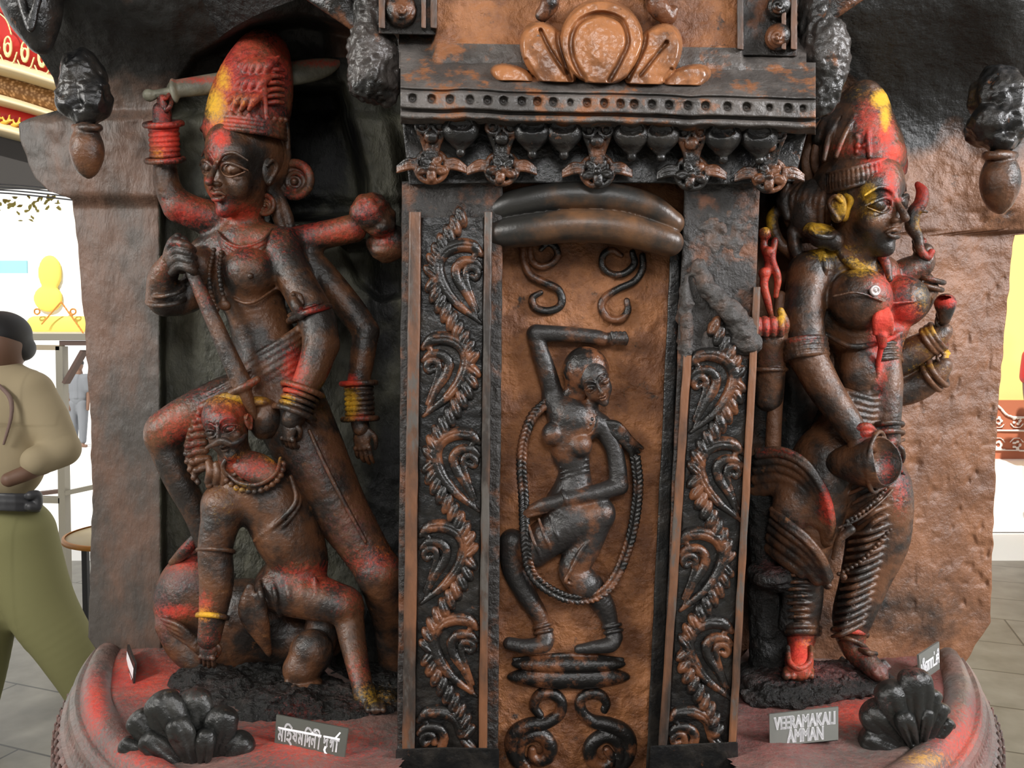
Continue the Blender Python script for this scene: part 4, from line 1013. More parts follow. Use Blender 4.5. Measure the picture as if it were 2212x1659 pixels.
def demon():
    t = thing('demon_statue', PW(560, 1480, 1.58), 'bent-over demon with curled hair and beaded collar leaning on his fist, under the goddess', 'statue')
    S = Sculpt(YL, .0019, k=16)
    S.ell((552, 1062, 182), (82, 72, 52), 20).ell((486, 1090, 196), (50, 52, 46))
    S.ell((614, 1150, 178), (62, 74, 48), -15, k=22).ell((606, 1165, 196), (44, 52, 40), -20, k=14)
    S.tube([(600, 1100, 165, 70), (645, 1200, 165, 62), (640, 1260, 165, 58)], k=26)
    S.tube([(520, 1030, 190, 40), (508, 985, 205, 36)], k=14)
    S.tube([(486, 1092, 204, 46), (466, 1180, 216, 37), (468, 1260, 222, 36), (458, 1340, 228, 28), (452, 1378, 232, 25)], k=12)
    S.tube([(640, 1230, 120, 55), (600, 1270, 180, 50), (670, 1288, 192, 50), (738, 1306, 206, 42)], k=18)
    S.ell((748, 1312, 206), (38, 38, 36), k=12)
    S.tube([(752, 1325, 206, 33), (764, 1395, 235, 28), (780, 1470, 275, 23), (788, 1500, 292, 22)], k=8)
    S.tube([(700, 1340, 150, 40), (690, 1390, 165, 36)], k=12)
    S.ell((672, 1410, 215), (48, 52, 40), 15, k=10).ell((652, 1446, 225), (42, 40, 34), 15, k=10).ell((652, 1482, 232), (46, 15, 34), -10, k=5).ell((626, 1478, 240), (12, 22, 14), k=4)
    for i in range(4): S.ball((634+i*16, 1488, 256-i*5), 9, k=4)
    # foot
    S.tube([(788, 1500, 292, 24), (798, 1518, 312, 19), (812, 1530, 336, 13)], k=8)
    for i in range(4): S.tube([(792+i*11, 1524, 330, 8), (796+i*11, 1534, 344, 6)], k=3)
    # sash over the shoulder and hip folds
    S.tube([(628, 1030, 214, 5), (640, 1080, 226, 5.5), (610, 1120, 232, 6), (566, 1156, 222, 6), (550, 1168, 215, 4)], k=4)
    S.tube([(634, 1040, 210, 4), (648, 1085, 220, 4), (618, 1130, 228, 5), (572, 1164, 216, 4)], k=4)
    for i in range(5): S.tube([(560+i*30, 1256-i*2, 215, 4), (566+i*30, 1290, 238-i*3, 6), (574+i*30, 1330, 215, 4)], k=5)
    S.tube([(556, 1290, 232, 10), (566, 1340, 228, 16), (576, 1390, 214, 9), (582, 1415, 205, 4)], k=8, flat=.6)
    S.tube([(540, 1270, 226, 10), (536, 1320, 222, 22), (560, 1370, 214, 16), (578, 1405, 205, 6)], k=8, flat=.6)
    # head tilted back towards its right
    head(S, (492, 922, 214), (-.34, .22, .92), (-.30, -.95, .1), 138)
    S.tube([(446, 968, 262, 4), (466, 958, 276, 7), (482, 952, 284, 8), (500, 958, 282, 7), (520, 950, 268, 6), (530, 940, 256, 4)], k=3)
    S.build('body', M['figure'], t, spots=[
        (500, 885, 90, 50, 0, 1.1, .5), (500, 862, 80, 24, 1, .8, .5), (530, 905, 40, 40, 0, .6, .3), (545, 1010, 80, 36, 0, 1.1, .6), (540, 985, 60, 20, 1, .4, .5), (500, 1050, 50, 40, 1, .45, .7), (485, 1090, 40, 40, 1, .3, .7), (440, 1310, 30, 40, 0, .8, .2), (438, 1325, 30, 20, 1, .7, .2),
        (690, 1250, 120, 40, 0, 1.3, .6), (760, 1290, 50, 40, 0, 1.0, .6), (445, 1372, 46, 30, 0, .5, .5), (810, 1500, 60, 30, 1, .8, .5), (775, 1450, 40, 60, 0, .6, .4)])
    S = Sculpt(YL, .0015, k=5)
    hand(S, (452, 1378, 232), (-.12, 1, .15), (-.15, -.2, 1), 92, curls=(.55, .62, .66, .7), thumb=1, thumb_curl=.9)
    S.build('hand', M['figure'], t, spots=[(450, 1395, 50, 34, 0, .35, .5)])
    S = Sculpt(YL, .0015)
    S.ring((466, 1190, 217), (.06, -1, -.1), 39, 5); S.build('armlet', M['figure'], t)
    S = Sculpt(YL, .0015); S.ring((459, 1332, 227), (.1, -1, -.1), 32, 6)
    S.build('bangle', M['figure'], t, spots=[(445, 1330, 34, 22, 1, 1.1, 0)])
    S = Sculpt(YL, .0015, k=3)
    S.ell((552, 1010, 226), (58, 34, 14), np.array([[.93, .36, 0], [-.36, .85, .4], [.1, -.4, .9]]).T)
    S.tube([(494, 1026, 232, 4), (520, 1044, 244, 5), (560, 1046, 248, 5), (596, 1022, 240, 5), (606, 990, 222, 4)], k=2)
    S.beads([(490, 1038, 230), (520, 1058, 243), (562, 1060, 246), (602, 1034, 238), (614, 1000, 222)], 7, 14)
    S.build('collar', M['figure'], t, spots=[(550, 1008, 70, 36, 0, .85, .3), (590, 985, 30, 20, 1, .6, .2), (515, 1055, 36, 14, 1, .5, .3)])
    S = Sculpt(YL, .0016, k=4)
    rnd = random.Random(3)
    for i in range(9):   # ringlets down the side of the head
        a = i/8; x = 452-34*math.sin(a*2.6); y = 868+a*140
        S.tube([(x+24, y, 200, 8), (x, y+4, 206, 9), (x-14, y+20, 200, 7), (x-6, y+34, 204, 6)], k=3)
        S.ball((x-10, y+8, 210), 8, k=2).ball((x-16, y+24, 206), 6.5, k=2)
    for i in range(5):
        x = 452+i*17; S.tube([(x, 1000+i*4, 215, 9), (x+3, 1020+i*3, 222, 10), (x-3, 1040+i*2, 218, 8)], k=2); S.ball((x, 1048+i*3, 216), 8, k=2)
    S.ring((500, 1008, 232), (.2, .1, 1), 19, 5)
    S.tube([(440, 880, 210, 12), (500, 858, 214, 14), (560, 872, 190, 12)], k=6)
    S.ell((575, 905, 180), (34, 46, 34), 15, k=8).ell((560, 868, 195), (26, 12, 20), k=5)
    S.build('hair', M['figure'], t, spots=[(500, 862, 60, 16, 1, 1.0, .3), (430, 900, 30, 60, 0, .6, .3), (560, 862, 30, 14, 1, .7, .2), (420, 960, 30, 40, 0, .5, .4)])
    return t
def buffalo():
    t = thing('buffalo_body', PW(440, 1440, 1.6), 'round buffalo rump smeared with red powder behind the demon\'s braced arm', 'statue')
    S = Sculpt(YL, .0022, k=22)
    S.ell((420, 1290, 95), (84, 105, 72), 10).ell((530, 1340, 105), (110, 92, 66)).ell((640, 1380, 90), (110, 60, 60))
    S.ell((475, 1400, 110), (80, 60, 60), 25)
    S.tube([(362, 1350, 130, 26), (390, 1400, 135, 28), (430, 1440, 140, 24)], k=12)
    for i in range(4): S.tube([(350+i*7, 1336+i*10, 160, 5), (390+i*6, 1352+i*13, 178, 6), (430+i*4, 1385+i*12, 172, 5)], k=4)
    S.build('body', M['figure'], t, spots=[(385, 1230, 70, 70, 2, .9, .2), (400, 1215, 50, 24, 0, .9, .2), (385, 1320, 60, 20, 0, 1.0, .2), (350, 1330, 30, 80, 2, .8, .1)])
    S = Sculpt(YL, .002, k=6)
    S.tube([(432, 1150, 150, 10), (400, 1190, 140, 14), (372, 1215, 120, 8)], k=6)
    S.build('tail', M['figure'], t, spots=[(400, 1180, 60, 20, 0, .6, .4)])
# ------------------------------------------------------------------ the goddess of the right bay
YR = 1.66
def right_goddess():
    t = thing('goddess_statue', PW(1800, 1460, 1.50), 'standing goddess statue in a leaning pointed crown holding a tilted bowl, right bay', 'statue', 'goddess statues on the plinth')
    S = Sculpt(YR, .0019, k=14)
    S.ell((1838, 650, 95), (96, 105, 58), 4, k=24)
    S.tube([(1856, 690, 105, 66), (1862, 770, 108, 56), (1858, 850, 108, 60), (1840, 930, 104, 82)], k=24)
    S.tube([(1752, 585, 96, 42), (1820, 575, 100, 46), (1900, 590, 90, 40)], k=18)
    S.ell((1858, 646, 158), (66, 66, 56), k=10).ell((1948, 650, 118), (56, 54, 52), k=10)
    S.tube([(1835, 520, 112, 42), (1838, 560, 106, 46)], k=14)
    S.tube([(1780, 720, 130, 5), (1840, 748, 168, 6), (1905, 738, 168, 6), (1945, 720, 140, 4)], k=3)
    S.tube([(1800, 640, 208, 3), (1850, 632, 220, 3), (1905, 650, 208, 3)], k=2).tube([(1930, 655, 172, 3), (1965, 652, 170, 3), (1990, 652, 150, 3)], k=2)
    S.ell((1880, 838, 165), (10, 13, 10), k=6, op='-')
    S.ell((1862, 800, 140), (46, 60, 34), k=16)
    # waist folds
    for i in range(9):
        S.tube([(1795+i*3, 832+i*13, 140, 5), (1840, 850+i*14, 178-abs(i-4), 8), (1885, 862+i*13, 172, 8), (1912, 850+i*12, 148, 5)], k=4)
    # hips, thighs, legs
    S.ell((1835, 990, 105), (100, 90, 66), k=24).ell((1902, 1085, 128), (58, 84, 66), 12, k=24)
    S.tube([(1790, 1000, 118, 78), (1758, 1100, 128, 66), (1738, 1210, 134, 46), (1733, 1300, 136, 42), (1732, 1370, 138, 30)], k=20)
    S.tube([(1880, 1050, 120, 78), (1896, 1150, 130, 66), (1868, 1250, 138, 50), (1842, 1330, 140, 42), (1836, 1370, 142, 30)], k=20)
    for i in range(11):
        y = 1216+i*15; S.ring((1734-.2*i, y, 136), (0, -1, -.1), 45-i*.9, 4, k=4)
    for i in range(14):
        y = 1130+i*17; x = 1900-(i*4.6); S.tube([(x-62+i*1.5, y+24, 172, 4), (x-20, y+18, 196, 6), (x+30-i*.8, y-2, 182, 6), (x+54-i*1.2, y-14, 150, 4)], k=4)
    for i in range(8):
        S.tube([(1818+i*6, 1000+i*22, 184, 4), (1870+i*3, 985+i*20, 206, 6), (1920, 960+i*22, 186, 5), (1952-i, 950+i*22, 150, 4)], k=4)
    S.tube([(1730, 1372, 138, 26), (1728, 1400, 152, 26), (1726, 1430, 178, 30), (1724, 1446, 200, 26)], k=12)
    for i in range(5): S.tube([(1700+i*13, 1448, 200, 9-i*.5), (1698+i*13.5, 1460, 216, 9-i*.6)], k=3)
    S.tube([(1836, 1372, 142, 27), (1846, 1404, 156, 26), (1872, 1430, 178, 25), (1894, 1450, 196, 21), (1905, 1462, 204, 14)], k=12)
    for i in range(4): S.tube([(1888+i*7, 1452-i*7, 208-i*5, 7), (1898+i*7, 1462-i*7, 212-i*5, 6)], k=3)
    # near arm, bent down to the bowl
    S.tube([(1748, 590, 108, 46), (1738, 670, 132, 42), (1740, 760, 146, 40)], k=14)
    S.tube([(1740, 762, 146, 40), (1782, 840, 172, 36), (1826, 905, 196, 31), (1852, 945, 208, 25)], k=10)
    # far front arm hanging down
    S.tube([(1930, 690, 100, 36), (1912, 760, 126, 32), (1914, 830, 146, 34), (1916, 910, 160, 28), (1920, 950, 164, 24)], k=10)
    # fan of arms behind
    S.tube([(1915, 620, 60, 34), (1955, 590, 70, 32), (1990, 572, 78, 26), (1996, 545, 84, 20)], k=10)
    S.tube([(1925, 690, 60, 34), (1975, 665, 66, 28), (2004, 625, 74, 22)], k=10)
    S.tube([(1920, 790, 60, 34), (1965, 765, 72, 34), (2010, 738, 84, 28), (2036, 716, 90, 20)], k=10)
    S.tube([(1920, 850, 56, 32), (1970, 838, 66, 33), (2012, 816, 80, 28), (2036, 790, 88, 20)], k=10)
    head(S, (1868, 440, 134), (.74, .04, .66), (-.06, -1, .05), 226)
    S.build('body', M['figure'], t, spots=[
        (1925, 610, 60, 50, 0, .95, .3), (1945, 680, 50, 50, 0, 1.05, .1), (1910, 740, 40, 60, 0, 1.1, 0), (1905, 800, 16, 60, 0, .8, 0), (1860, 580, 60, 20, 1, .75, .3), (1800, 545, 60, 20, 1, .85, .3),
        (1890, 360, 40, 24, 0, 1.1, 0), (1925, 395, 20, 60, 0, .9, 0), (1936, 432, 16, 8, 0, .8, 0), (1875, 418, 20, 26, 1, .95, 0), (1818, 445, 20, 34, 1, .9, 0), (1880, 455, 30, 20, 1, .5, 0),
        (1730, 1415, 44, 60, 0, 1.15, 0), (1740, 1390, 20, 20, 1, .3, 0), (1860, 1400, 50, 40, 0, .55, .4), (1900, 1450, 40, 26, 2, .9, .2), (1945, 1060, 24, 60, 0, .7, .3), (1915, 1000, 30, 70, 0, .9, .1), (1915, 860, 30, 60, 2, .5, .2),
        (2000, 745, 60, 30, 1, .5, .5), (2010, 800, 50, 20, 1, .45, .5), (1990, 640, 30, 40, 1, .35, .3), (1960, 580, 50, 30, 0, .5, .5)])
    # far hands
    def hnd(c, al, bk, size, cu, th, sp, tc=.5):
        S = Sculpt(YR, .0016, k=5); hand(S, c, al, bk, size, curls=cu, thumb=th, thumb_curl=tc); S.build('hand', M['figure'], t, spots=sp)
    hnd((1920, 950, 166), (.10, 1, .15), (-.6, -.1, .8), 98, (.25, .3, .35, .4), 1, [(1925, 1010, 26, 60, 0, 1.0, 0)])
    hnd((1996, 552, 84), (-.2, -1, .1), (.5, 0, .8), 66, (.8, .8, .8, .8), 1, [(2005, 520, 40, 20, 0, .7, .3)], 1)
    hnd((2004, 622, 76), (.1, -1, .2), (.5, 0, .8), 52, (.9, .9, .9, .9), 1, [], 1)
    hnd((2036, 716, 90), (.2, -1, .1), (.6, 0, .7), 66, (.7, .75, .8, .8), 1, [(2040, 660, 40, 24, 0, .9, .2)], 1)
    hnd((2038, 792, 88), (.15, -1, .1), (.6, 0, .7), 62, (.7, .75, .8, .8), 1, [(2052, 770, 14, 50, 1, 1.0, 0)], 1)
    # hand gripping the bowl
    S = Sculpt(YR, .0016, k=5)
    S.ell((1858, 960, 214), (26, 30, 22), 30)
    for i in range(4): S.tube([(1850+i*4, 925+i*14, 220, 9), (1872+i*2, 922+i*14, 226, 10), (1886, 932+i*13, 216, 9)], k=3, n=4)
    S.build('hand', M['figure'], t, spots=[(1872, 930, 34, 30, 0, .9, .2)])
    for (a, b, R, n, r, fl, sp, nm) in (
        ((1738, 738, 143), (1742, 770, 148), 44, 4, 7.5, 0, [(1720, 730, 60, 16, 0, .7, .5)], 'armlet'), ((1908, 750, 124), (1912, 782, 132), 34, 4, 6, 0, [], 'armlet'),
        ((1919, 918, 161), (1920, 936, 164), 30, 2, 6, 0, [(1900, 930, 40, 16, 0, .5, .2)], 'bangles'), ((2012, 604, 74), (2008, 620, 74), 27, 2, 6, 0, [(2010, 600, 24, 14, 0, .4, .3)], 'bangles'),
        ((2008, 738, 84), (2026, 726, 88), 30, 3, 6, 0, [(2010, 715, 40, 14, 1, .8, .3), (2045, 735, 14, 12, 0, .6, 0)], 'bangles'), ((2012, 816, 80), (2026, 806, 84), 31, 2, 6.5, 0, [(2010, 790, 30, 12, 1, .5, .3)], 'bangles')):
        S = Sculpt(YR, .0015); S.bangles(a, b, R, n, r, flare=fl); S.build(nm, M['figure'], t, spots=sp)
    S = Sculpt(YR, .0015, k=4)   # anklets
    S.ring((1733, 1366, 138), (0, -1, -.1), 34, 9).ring((1733, 1356, 138), (0, -1, -.1), 38, 6)
    S.tube([(1702, 1398, 176, 5), (1706, 1430, 208, 6), (1726, 1444, 218, 7), (1748, 1430, 206, 6), (1752, 1398, 176, 5)], k=3)
    S.build('anklet', M['figure'], t, spots=[(1728, 1430, 40, 30, 0, 1.0, .1)])
    S = Sculpt(YR, .0015, k=4); S.ring((1836, 1366, 142), (.15, -1, -.1), 36, 7).ring((1842, 1392, 152), (.4, -1, -.3), 32, 5)
    S.tube([(1858, 1404, 180, 5), (1876, 1410, 196, 6), (1892, 1412, 178, 5)], k=3)
    S.build('anklet', M['figure'], t, spots=[(1850, 1350, 30, 30, 0, 1.1, 0)])
    # sash edges: two fans of cloth at her side
    for (P, Q, nm) in (([(1636, 974, 130), (1690, 972, 168), (1742, 1000, 196), (1782, 1060, 206), (1798, 1120, 200), (1796, 1150, 190)], 18, 'fan_drape'),
                       ([(1668, 1100, 150), (1702, 1128, 186), (1742, 1160, 204), (1776, 1202, 206), (1794, 1246, 198)], 14, 'fan_drape')):
        S = Sculpt(YR, .0017, k=4)
        for j, (dx, dy, dz, r) in enumerate(((0, 0, 0, 7), (-5, 12, 2, 8), (-9, 26, -6, 9), (-14, 42, -14, 12), (-20, 62, -22, 15), (-28, 84, -30, 18))):
            m = len(P); S.tube([(x+dx*(i/m), y+dy*(1-.35*i/m), z+dz, r if j != 1 else 6) for i, (x, y, z) in enumerate(P[:m-(j > 2)-(j > 4)])], k=5)
        if Q == 18: S.ell((1726, 1090, 150), (56, 70, 40), 25, k=16)
        S.build(nm, M['figure'], t, spots=[(1700, 975, 90, 14, 0, .6, .5), (1790, 1090, 26, 50, 0, .95, .1), (1740, 1140, 50, 40, 2, .4, .4)])
    # beaded girdle ribbons across the thigh
    S = Sculpt(YR, .0015, k=2)
    S.beads([(1830, 1125, 206), (1870, 1100, 214), (1910, 1060, 200), (1938, 1020, 170)], 5, 10)
    S.beads([(1812, 1240, 190), (1860, 1212, 206), (1910, 1160, 200), (1950, 1110, 160)], 5, 11)
    S.tube([(1812, 1140, 204, 3), (1860, 1118, 214, 3), (1912, 1075, 204, 3), (1944, 1035, 170, 3)], k=2)
    S.tube([(1800, 1205, 200, 5), (1812, 1168, 208, 8), (1838, 1144, 212, 10)], k=4).ball((1790, 1265, 198), 8).ball((1822, 1246, 200), 8)
    S.build('girdle', M['figure'], t, spots=[])
    # knotted flower tassel between the breasts
    S = Sculpt(YR, .0015, k=4)
    for i in range(6): S.tube([(1908, 655, 180, 5), (1892+i*6, 685, 200, 7), (1890+i*7, 720, 192, 5)], k=3)
    S.tube([(1904, 725, 190, 12), (1906, 745, 186, 9)], k=4).tube([(1904, 745, 184, 6), (1896, 790, 170, 5), (1890, 850, 160, 4)], k=3)
    S.build('tassel', M['figure'], t, spots=[(1905, 690, 50, 60, 0, 1.3, 0), (1900, 760, 30, 60, 0, 1.1, 0)])
    S = Sculpt(YR, .0015, k=3); S.ring((1890, 628, 216), (.25, 0, 1), 9, 3.5); S.ball((1890, 628, 216), 5)
    o = S.build('ring_stud', M['pale'], t); o['label'] = 'small pale metal ring'
    # collar scarves
    S = Sculpt(YR, .0015, k=4)
    for i in range(3):
        S.tube([(1800+i*9, 520+i*4, 130, 7), (1826+i*8, 560, 150, 8), (1866+i*6, 592, 172, 7), (1898, 612, 172, 4)], k=3)
        S.tube([(1880+i*5, 528, 128, 5), (1908+i*3, 562, 140, 8), (1922, 604, 150, 5)], k=3)
    for i in range(6): S.tube([(1776-i*8, 540+i*2, 130-i*4, 6), (1782-i*11, 575, 146-i*4, 8), (1778-i*12, 610-i*5, 140-i*4, 4)], k=3)
    S.build('collar_scarf', M['figure'], t, spots=[(1850, 575, 60, 26, 1, .7, .2), (1905, 570, 30, 50, 0, .7, .2), (1770, 545, 50, 20, 1, .85, .2), (1880, 600, 40, 20, 1, .6, 0)])
    # hair
    S = Sculpt(YR, .0016, k=5)
    S.ell((1752, 455, 96), (48, 66, 44), 8)
    for i in range(8):
        a = i*6; S.tube([(1786-i*11, 392+abs(i-3)*3, 122-i*5, 6), (1776-i*13, 430, 140-i*7, 9), (1772-i*10, 475, 132-i*7, 9), (1778-i*8, 520, 118-i*6, 6)], k=3)
    S.tube([(1700, 440, 80, 12), (1668, 470, 70, 13), (1680, 520, 70, 13), (1716, 550, 78, 14)], k=6).tube([(1712, 500, 96, 12), (1722, 545, 96, 14), (1740, 570, 96, 12)], k=6)
    S.tube([(1700, 395, 90, 7), (1690, 430, 96, 9), (1700, 470, 96, 7)], k=4)
    S.build('hair', M['figure'], t, spots=[(1662, 470, 14, 50, 1, .9, 0)])
    S = Sculpt(YR, .0015, k=4)
    S.tube([(1752, 498, 140, 18), (1800, 520, 150, 22)], k=3).ring((1776, 500, 160), (.2, -1, .5), 26, 6); S.ell((1778, 516, 146), (28, 20, 22))
    S.ell((1776, 498, 166), (18, 8, 12), k=3, op='-')
    S.build('ear_ornament', M['figure'], t, spots=[(1770, 490, 40, 16, 1, 1.0, .1)])
    S = Sculpt(YR, .0014, k=3)
    S.tube([(1826, 415, 168, 6), (1838, 432, 176, 7), (1832, 450, 172, 6), (1824, 470, 168, 9)], k=3)
    S.build('ear_pendant', M['figure'], t, spots=[(1828, 445, 24, 44, 1, 1.2, 0)])
    # crown
    S = Sculpt(YR, .0016, k=10)
    S.tube([(1862, 350, 110, 84), (1852, 310, 106, 78), (1850, 270, 102, 66), (1856, 235, 98, 50), (1862, 212, 96, 36)], k=18, n=4)
    S.tube([(1880, 330, 112, 66), (1888, 280, 108, 44), (1888, 235, 104, 30)], k=18, n=4)
    S.tube([(1768, 300, 92, 14), (1790, 262, 100, 16), (1830, 226, 110, 20), (1868, 200, 112, 24), (1892, 205, 110, 16)], k=8)
    S.ball((1900, 214, 118), 15, k=5)
    S.tube([(1776, 300, 124, 4), (1800, 268, 140, 5), (1850, 238, 142, 5), (1880, 226, 140, 4)], k=3, op='-')
    for i in range(3): S.tube([(1850+i*16, 330, 178-i*3, 4), (1856+i*14, 290, 170-i*3, 6), (1880+i*8, 250, 148, 4)], k=3)
    for i in range(3): S.ball((1890+i*2, 318-i*18, 172-i*6), 7-i, k=2)
    for P in ([(1890, 226, 130, 4), (1878, 262, 160, 6), (1874, 300, 182, 6), (1878, 338, 190, 5)], [(1872, 220, 136, 4), (1840, 262, 160, 6), (1820, 300, 176, 6), (1806, 338, 174, 5)], [(1852, 218, 132, 4), (1812, 258, 138, 6), (1790, 300, 142, 7), (1780, 345, 146, 5)]):
        S.tube(P, k=3)
    for i in range(4):
        for j in range(3): S.ball((1846+j*14+i*2, 250+i*22, 160+i*7-abs(j-1)*2), 6.5, k=2)
    S.build('crown', M['figure'], t, spots=[(1905, 214, 26, 24, 1, 1.3, 0), (1912, 250, 14, 40, 1, 1.1, 0), (1912, 290, 26, 46, 0, 1.2, 0), (1880, 270, 40, 70, 0, .75, 0), (1870, 320, 90, 22, 0, .72, 0), (1860, 200, 50, 20, 1, .35, .5), (1930, 330, 30, 30, 0, 1.2, 0)])
    S = Sculpt(YR, .0015, k=3)
    for i in range(26):
        a = math.radians(-78+i*6.6); x = 1868+86*math.sin(a); z = 112+84*math.cos(a); y = 372-(x-1868)*.26+4
        S.tube([(x, y-16, z, 4.5), (x+1.5, y, z+4, 6), (x+1, y+16, z, 4.5)], k=2, n=2)
    for i in range(4): S.tube([(1920+i*7, 308, 172-i*14, 4.5), (1924+i*7, 336, 178-i*14, 5.5), (1925+i*6, 366, 174-i*14, 4.5)], k=2, n=2)
    for dy in (-20, 19):
        S.tube([(1868+86*math.sin(math.radians(-80+j*10)), 376+dy-(86*math.sin(math.radians(-80+j*10)))*.26, 112+84*math.cos(math.radians(-80+j*10)), 4.5) for j in range(18)], k=2, n=2)
    S.build('crown_fringe', M['figure'], t, spots=[(1925, 345, 46, 60, 0, 1.25, 0), (1890, 345, 30, 40, 0, .75, 0)])
    S = Sculpt(YR, .0018, k=4)   # plume leaves behind the crown
    S.tube([(1752, 400, 60, 10), (1744, 350, 70, 14), (1752, 300, 74, 12), (1776, 262, 78, 6)], k=4, flat=.6)
    S.tube([(1772, 390, 76, 8), (1762, 345, 84, 12), (1772, 300, 90, 10), (1796, 268, 94, 5)], k=4, flat=.6)
    S.tube([(1728, 410, 40, 8), (1716, 380, 50, 10), (1724, 340, 54, 8)], k=4, flat=.6)
    S.build('plume', M['wall_r'], t, spots=[])

def small(name, cat, label, fn, mat='figure', Y0=YR, res=.0016, spots=None, k=4):
    S = Sculpt(Y0, res, k=k); fn(S); o = S.build(name, M[mat], None, spots=spots or []); tag(o, label, cat); return o
def right_extras():
    small('serpent', 'serpent', 'small upright serpent smeared red, rising from the raised hand beside the crowned head', lambda S: (
        S.tube([(1982, 398, 92, 6), (1992, 415, 96, 12), (1988, 440, 96, 14), (1972, 462, 94, 15), (1970, 490, 94, 14), (1982, 512, 96, 11), (1988, 540, 98, 9), (2002, 556, 100, 9), (2012, 544, 102, 7)], k=3),
        S.tube([(1978, 460, 100, 5), (1992, 456, 106, 4), (2002, 458, 106, 3)], k=2)), spots=[(1985, 410, 30, 50, 0, 1.0, 0), (1990, 480, 16, 30, 1, .6, 0), (2010, 545, 30, 20, 0, .8, 0)])
    small('skull_cup', 'cup', 'little red-rimmed cup held in the topmost of the outstretched right hands', lambda S: (
        S.tube([(2040, 690, 108, 12), (2042, 668, 110, 18), (2042, 656, 110, 22)], k=3), S.ell((2042, 648, 112), (18, 10, 16), k=3, op='-')), spots=[(2042, 652, 34, 16, 0, 1.1, 0)])
    def bowl(S):
        ax_ = unit((.80, .10, .48))
        S.tube([(1796, 1002, 168, 22), (1826, 1000, 190, 36), (1862, 1000, 208, 50), (1888, 998, 222, 58)], k=4, n=3)
        S.ell((1922, 992, 250), (46, 56, 44), 10, k=3, op='-')
        c = np.array((1894, 998, 228)); fr = frame(ax_, (0, -1, 0))
        th = np.linspace(0, 2*math.pi, 30)
        S.tube([(*(c+fr[:, 0]*36*math.cos(a)+fr[:, 1]*66*math.sin(a)), 5) for a in th], k=2, n=1)
    small('bowl', 'bowl', 'dark bowl tilted to the right in the goddess\'s lower left hand', bowl, spots=[(1915, 1010, 24, 40, 0, .5, 0)])
    small('staff', 'staff', 'straight brown staff standing between the carved pier and the right-hand goddess', lambda S: (
        S.tube([(1668, 1000, 120, 17), (1674, 880, 120, 16), (1680, 800, 120, 16), (1686, 640, 110, 12)], k=3, n=3),
        S.tube([(1690, 700, 116, 8), (1712, 640, 112, 9), (1722, 560, 108, 8)], k=3)), mat='wall_r', spots=[])
    def fist(S):
        S.ell((1666, 730, 146), (36, 34, 28), k=8).tube([(1664, 745, 140, 30), (1664, 790, 130, 32), (1660, 860, 118, 30)], k=8)
        for i in range(4): S.tube([(1632+i*17, 716, 156, 8), (1634+i*17, 692, 170, 10), (1636+i*17, 706, 182, 9), (1638+i*16, 722, 178, 8)], k=2.5)
        S.tube([(1690, 730, 156, 9), (1696, 700, 166, 10), (1686, 672, 168, 8)], k=3)
        S.ring((1664, 798, 128), (0, -1, 0), 35, 5)
    small('raised_fist', 'hand', 'red-stained raised fist with curled fingers squeezed between pier and right-hand goddess', fist, spots=[(1660, 700, 50, 30, 0, .85, .1), (1688, 680, 12, 30, 1, .9, 0), (1670, 770, 50, 40, 2, .4, .3)])
    def flames(S):
        S.tube([(1668, 690, 130, 5), (1658, 650, 134, 8), (1650, 610, 134, 9), (1662, 570, 132, 10), (1650, 530, 130, 8), (1656, 500, 128, 6)], k=4)
        S.tube([(1676, 640, 136, 5), (1680, 600, 138, 8), (1668, 560, 138, 8), (1674, 520, 134, 7)], k=4)
        S.ball((1652, 505, 132), 14).ball((1660, 545, 136), 12).ball((1650, 590, 134), 12)
    small('flame_ornament', 'ornament', 'pink-stained knotted ornament rising above the raised fist beside the pier', flames, mat='ornament', spots=[(1660, 600, 50, 130, 0, .85, 0), (1655, 480, 14, 30, 1, .8, 0)])
    def stump(S):
        S.tube([(1670, 1440, 110, 52), (1664, 1380, 106, 44), (1658, 1320, 100, 40), (1650, 1270, 96, 36)], k=10)
        S.ell((1668, 1246, 150), (44, 20, 40), -12, k=5).tube([(1640, 1240, 120, 26), (1680, 1255, 150, 24), (1700, 1240, 150, 20)], k=8)
        S.tube([(1700, 1240, 156, 14), (1706, 1290, 150, 16), (1700, 1350, 146, 18)], k=8)
        S.tube([(1640, 1010, 90, 30), (1650, 1100, 90, 34), (1655, 1200, 90, 34)], k=12)
        S.noise.append((10, 1.6))
    small('tree_stump', 'stump', 'dark rough stump with a pinkish broken ledge behind the crowned goddess\'s near leg', stump, mat='rock', spots=[(1668, 1226, 50, 24, 2, .75, .2)])
M['pale'] = simple('pale metal', (.5, .42, .40), .35, .3)

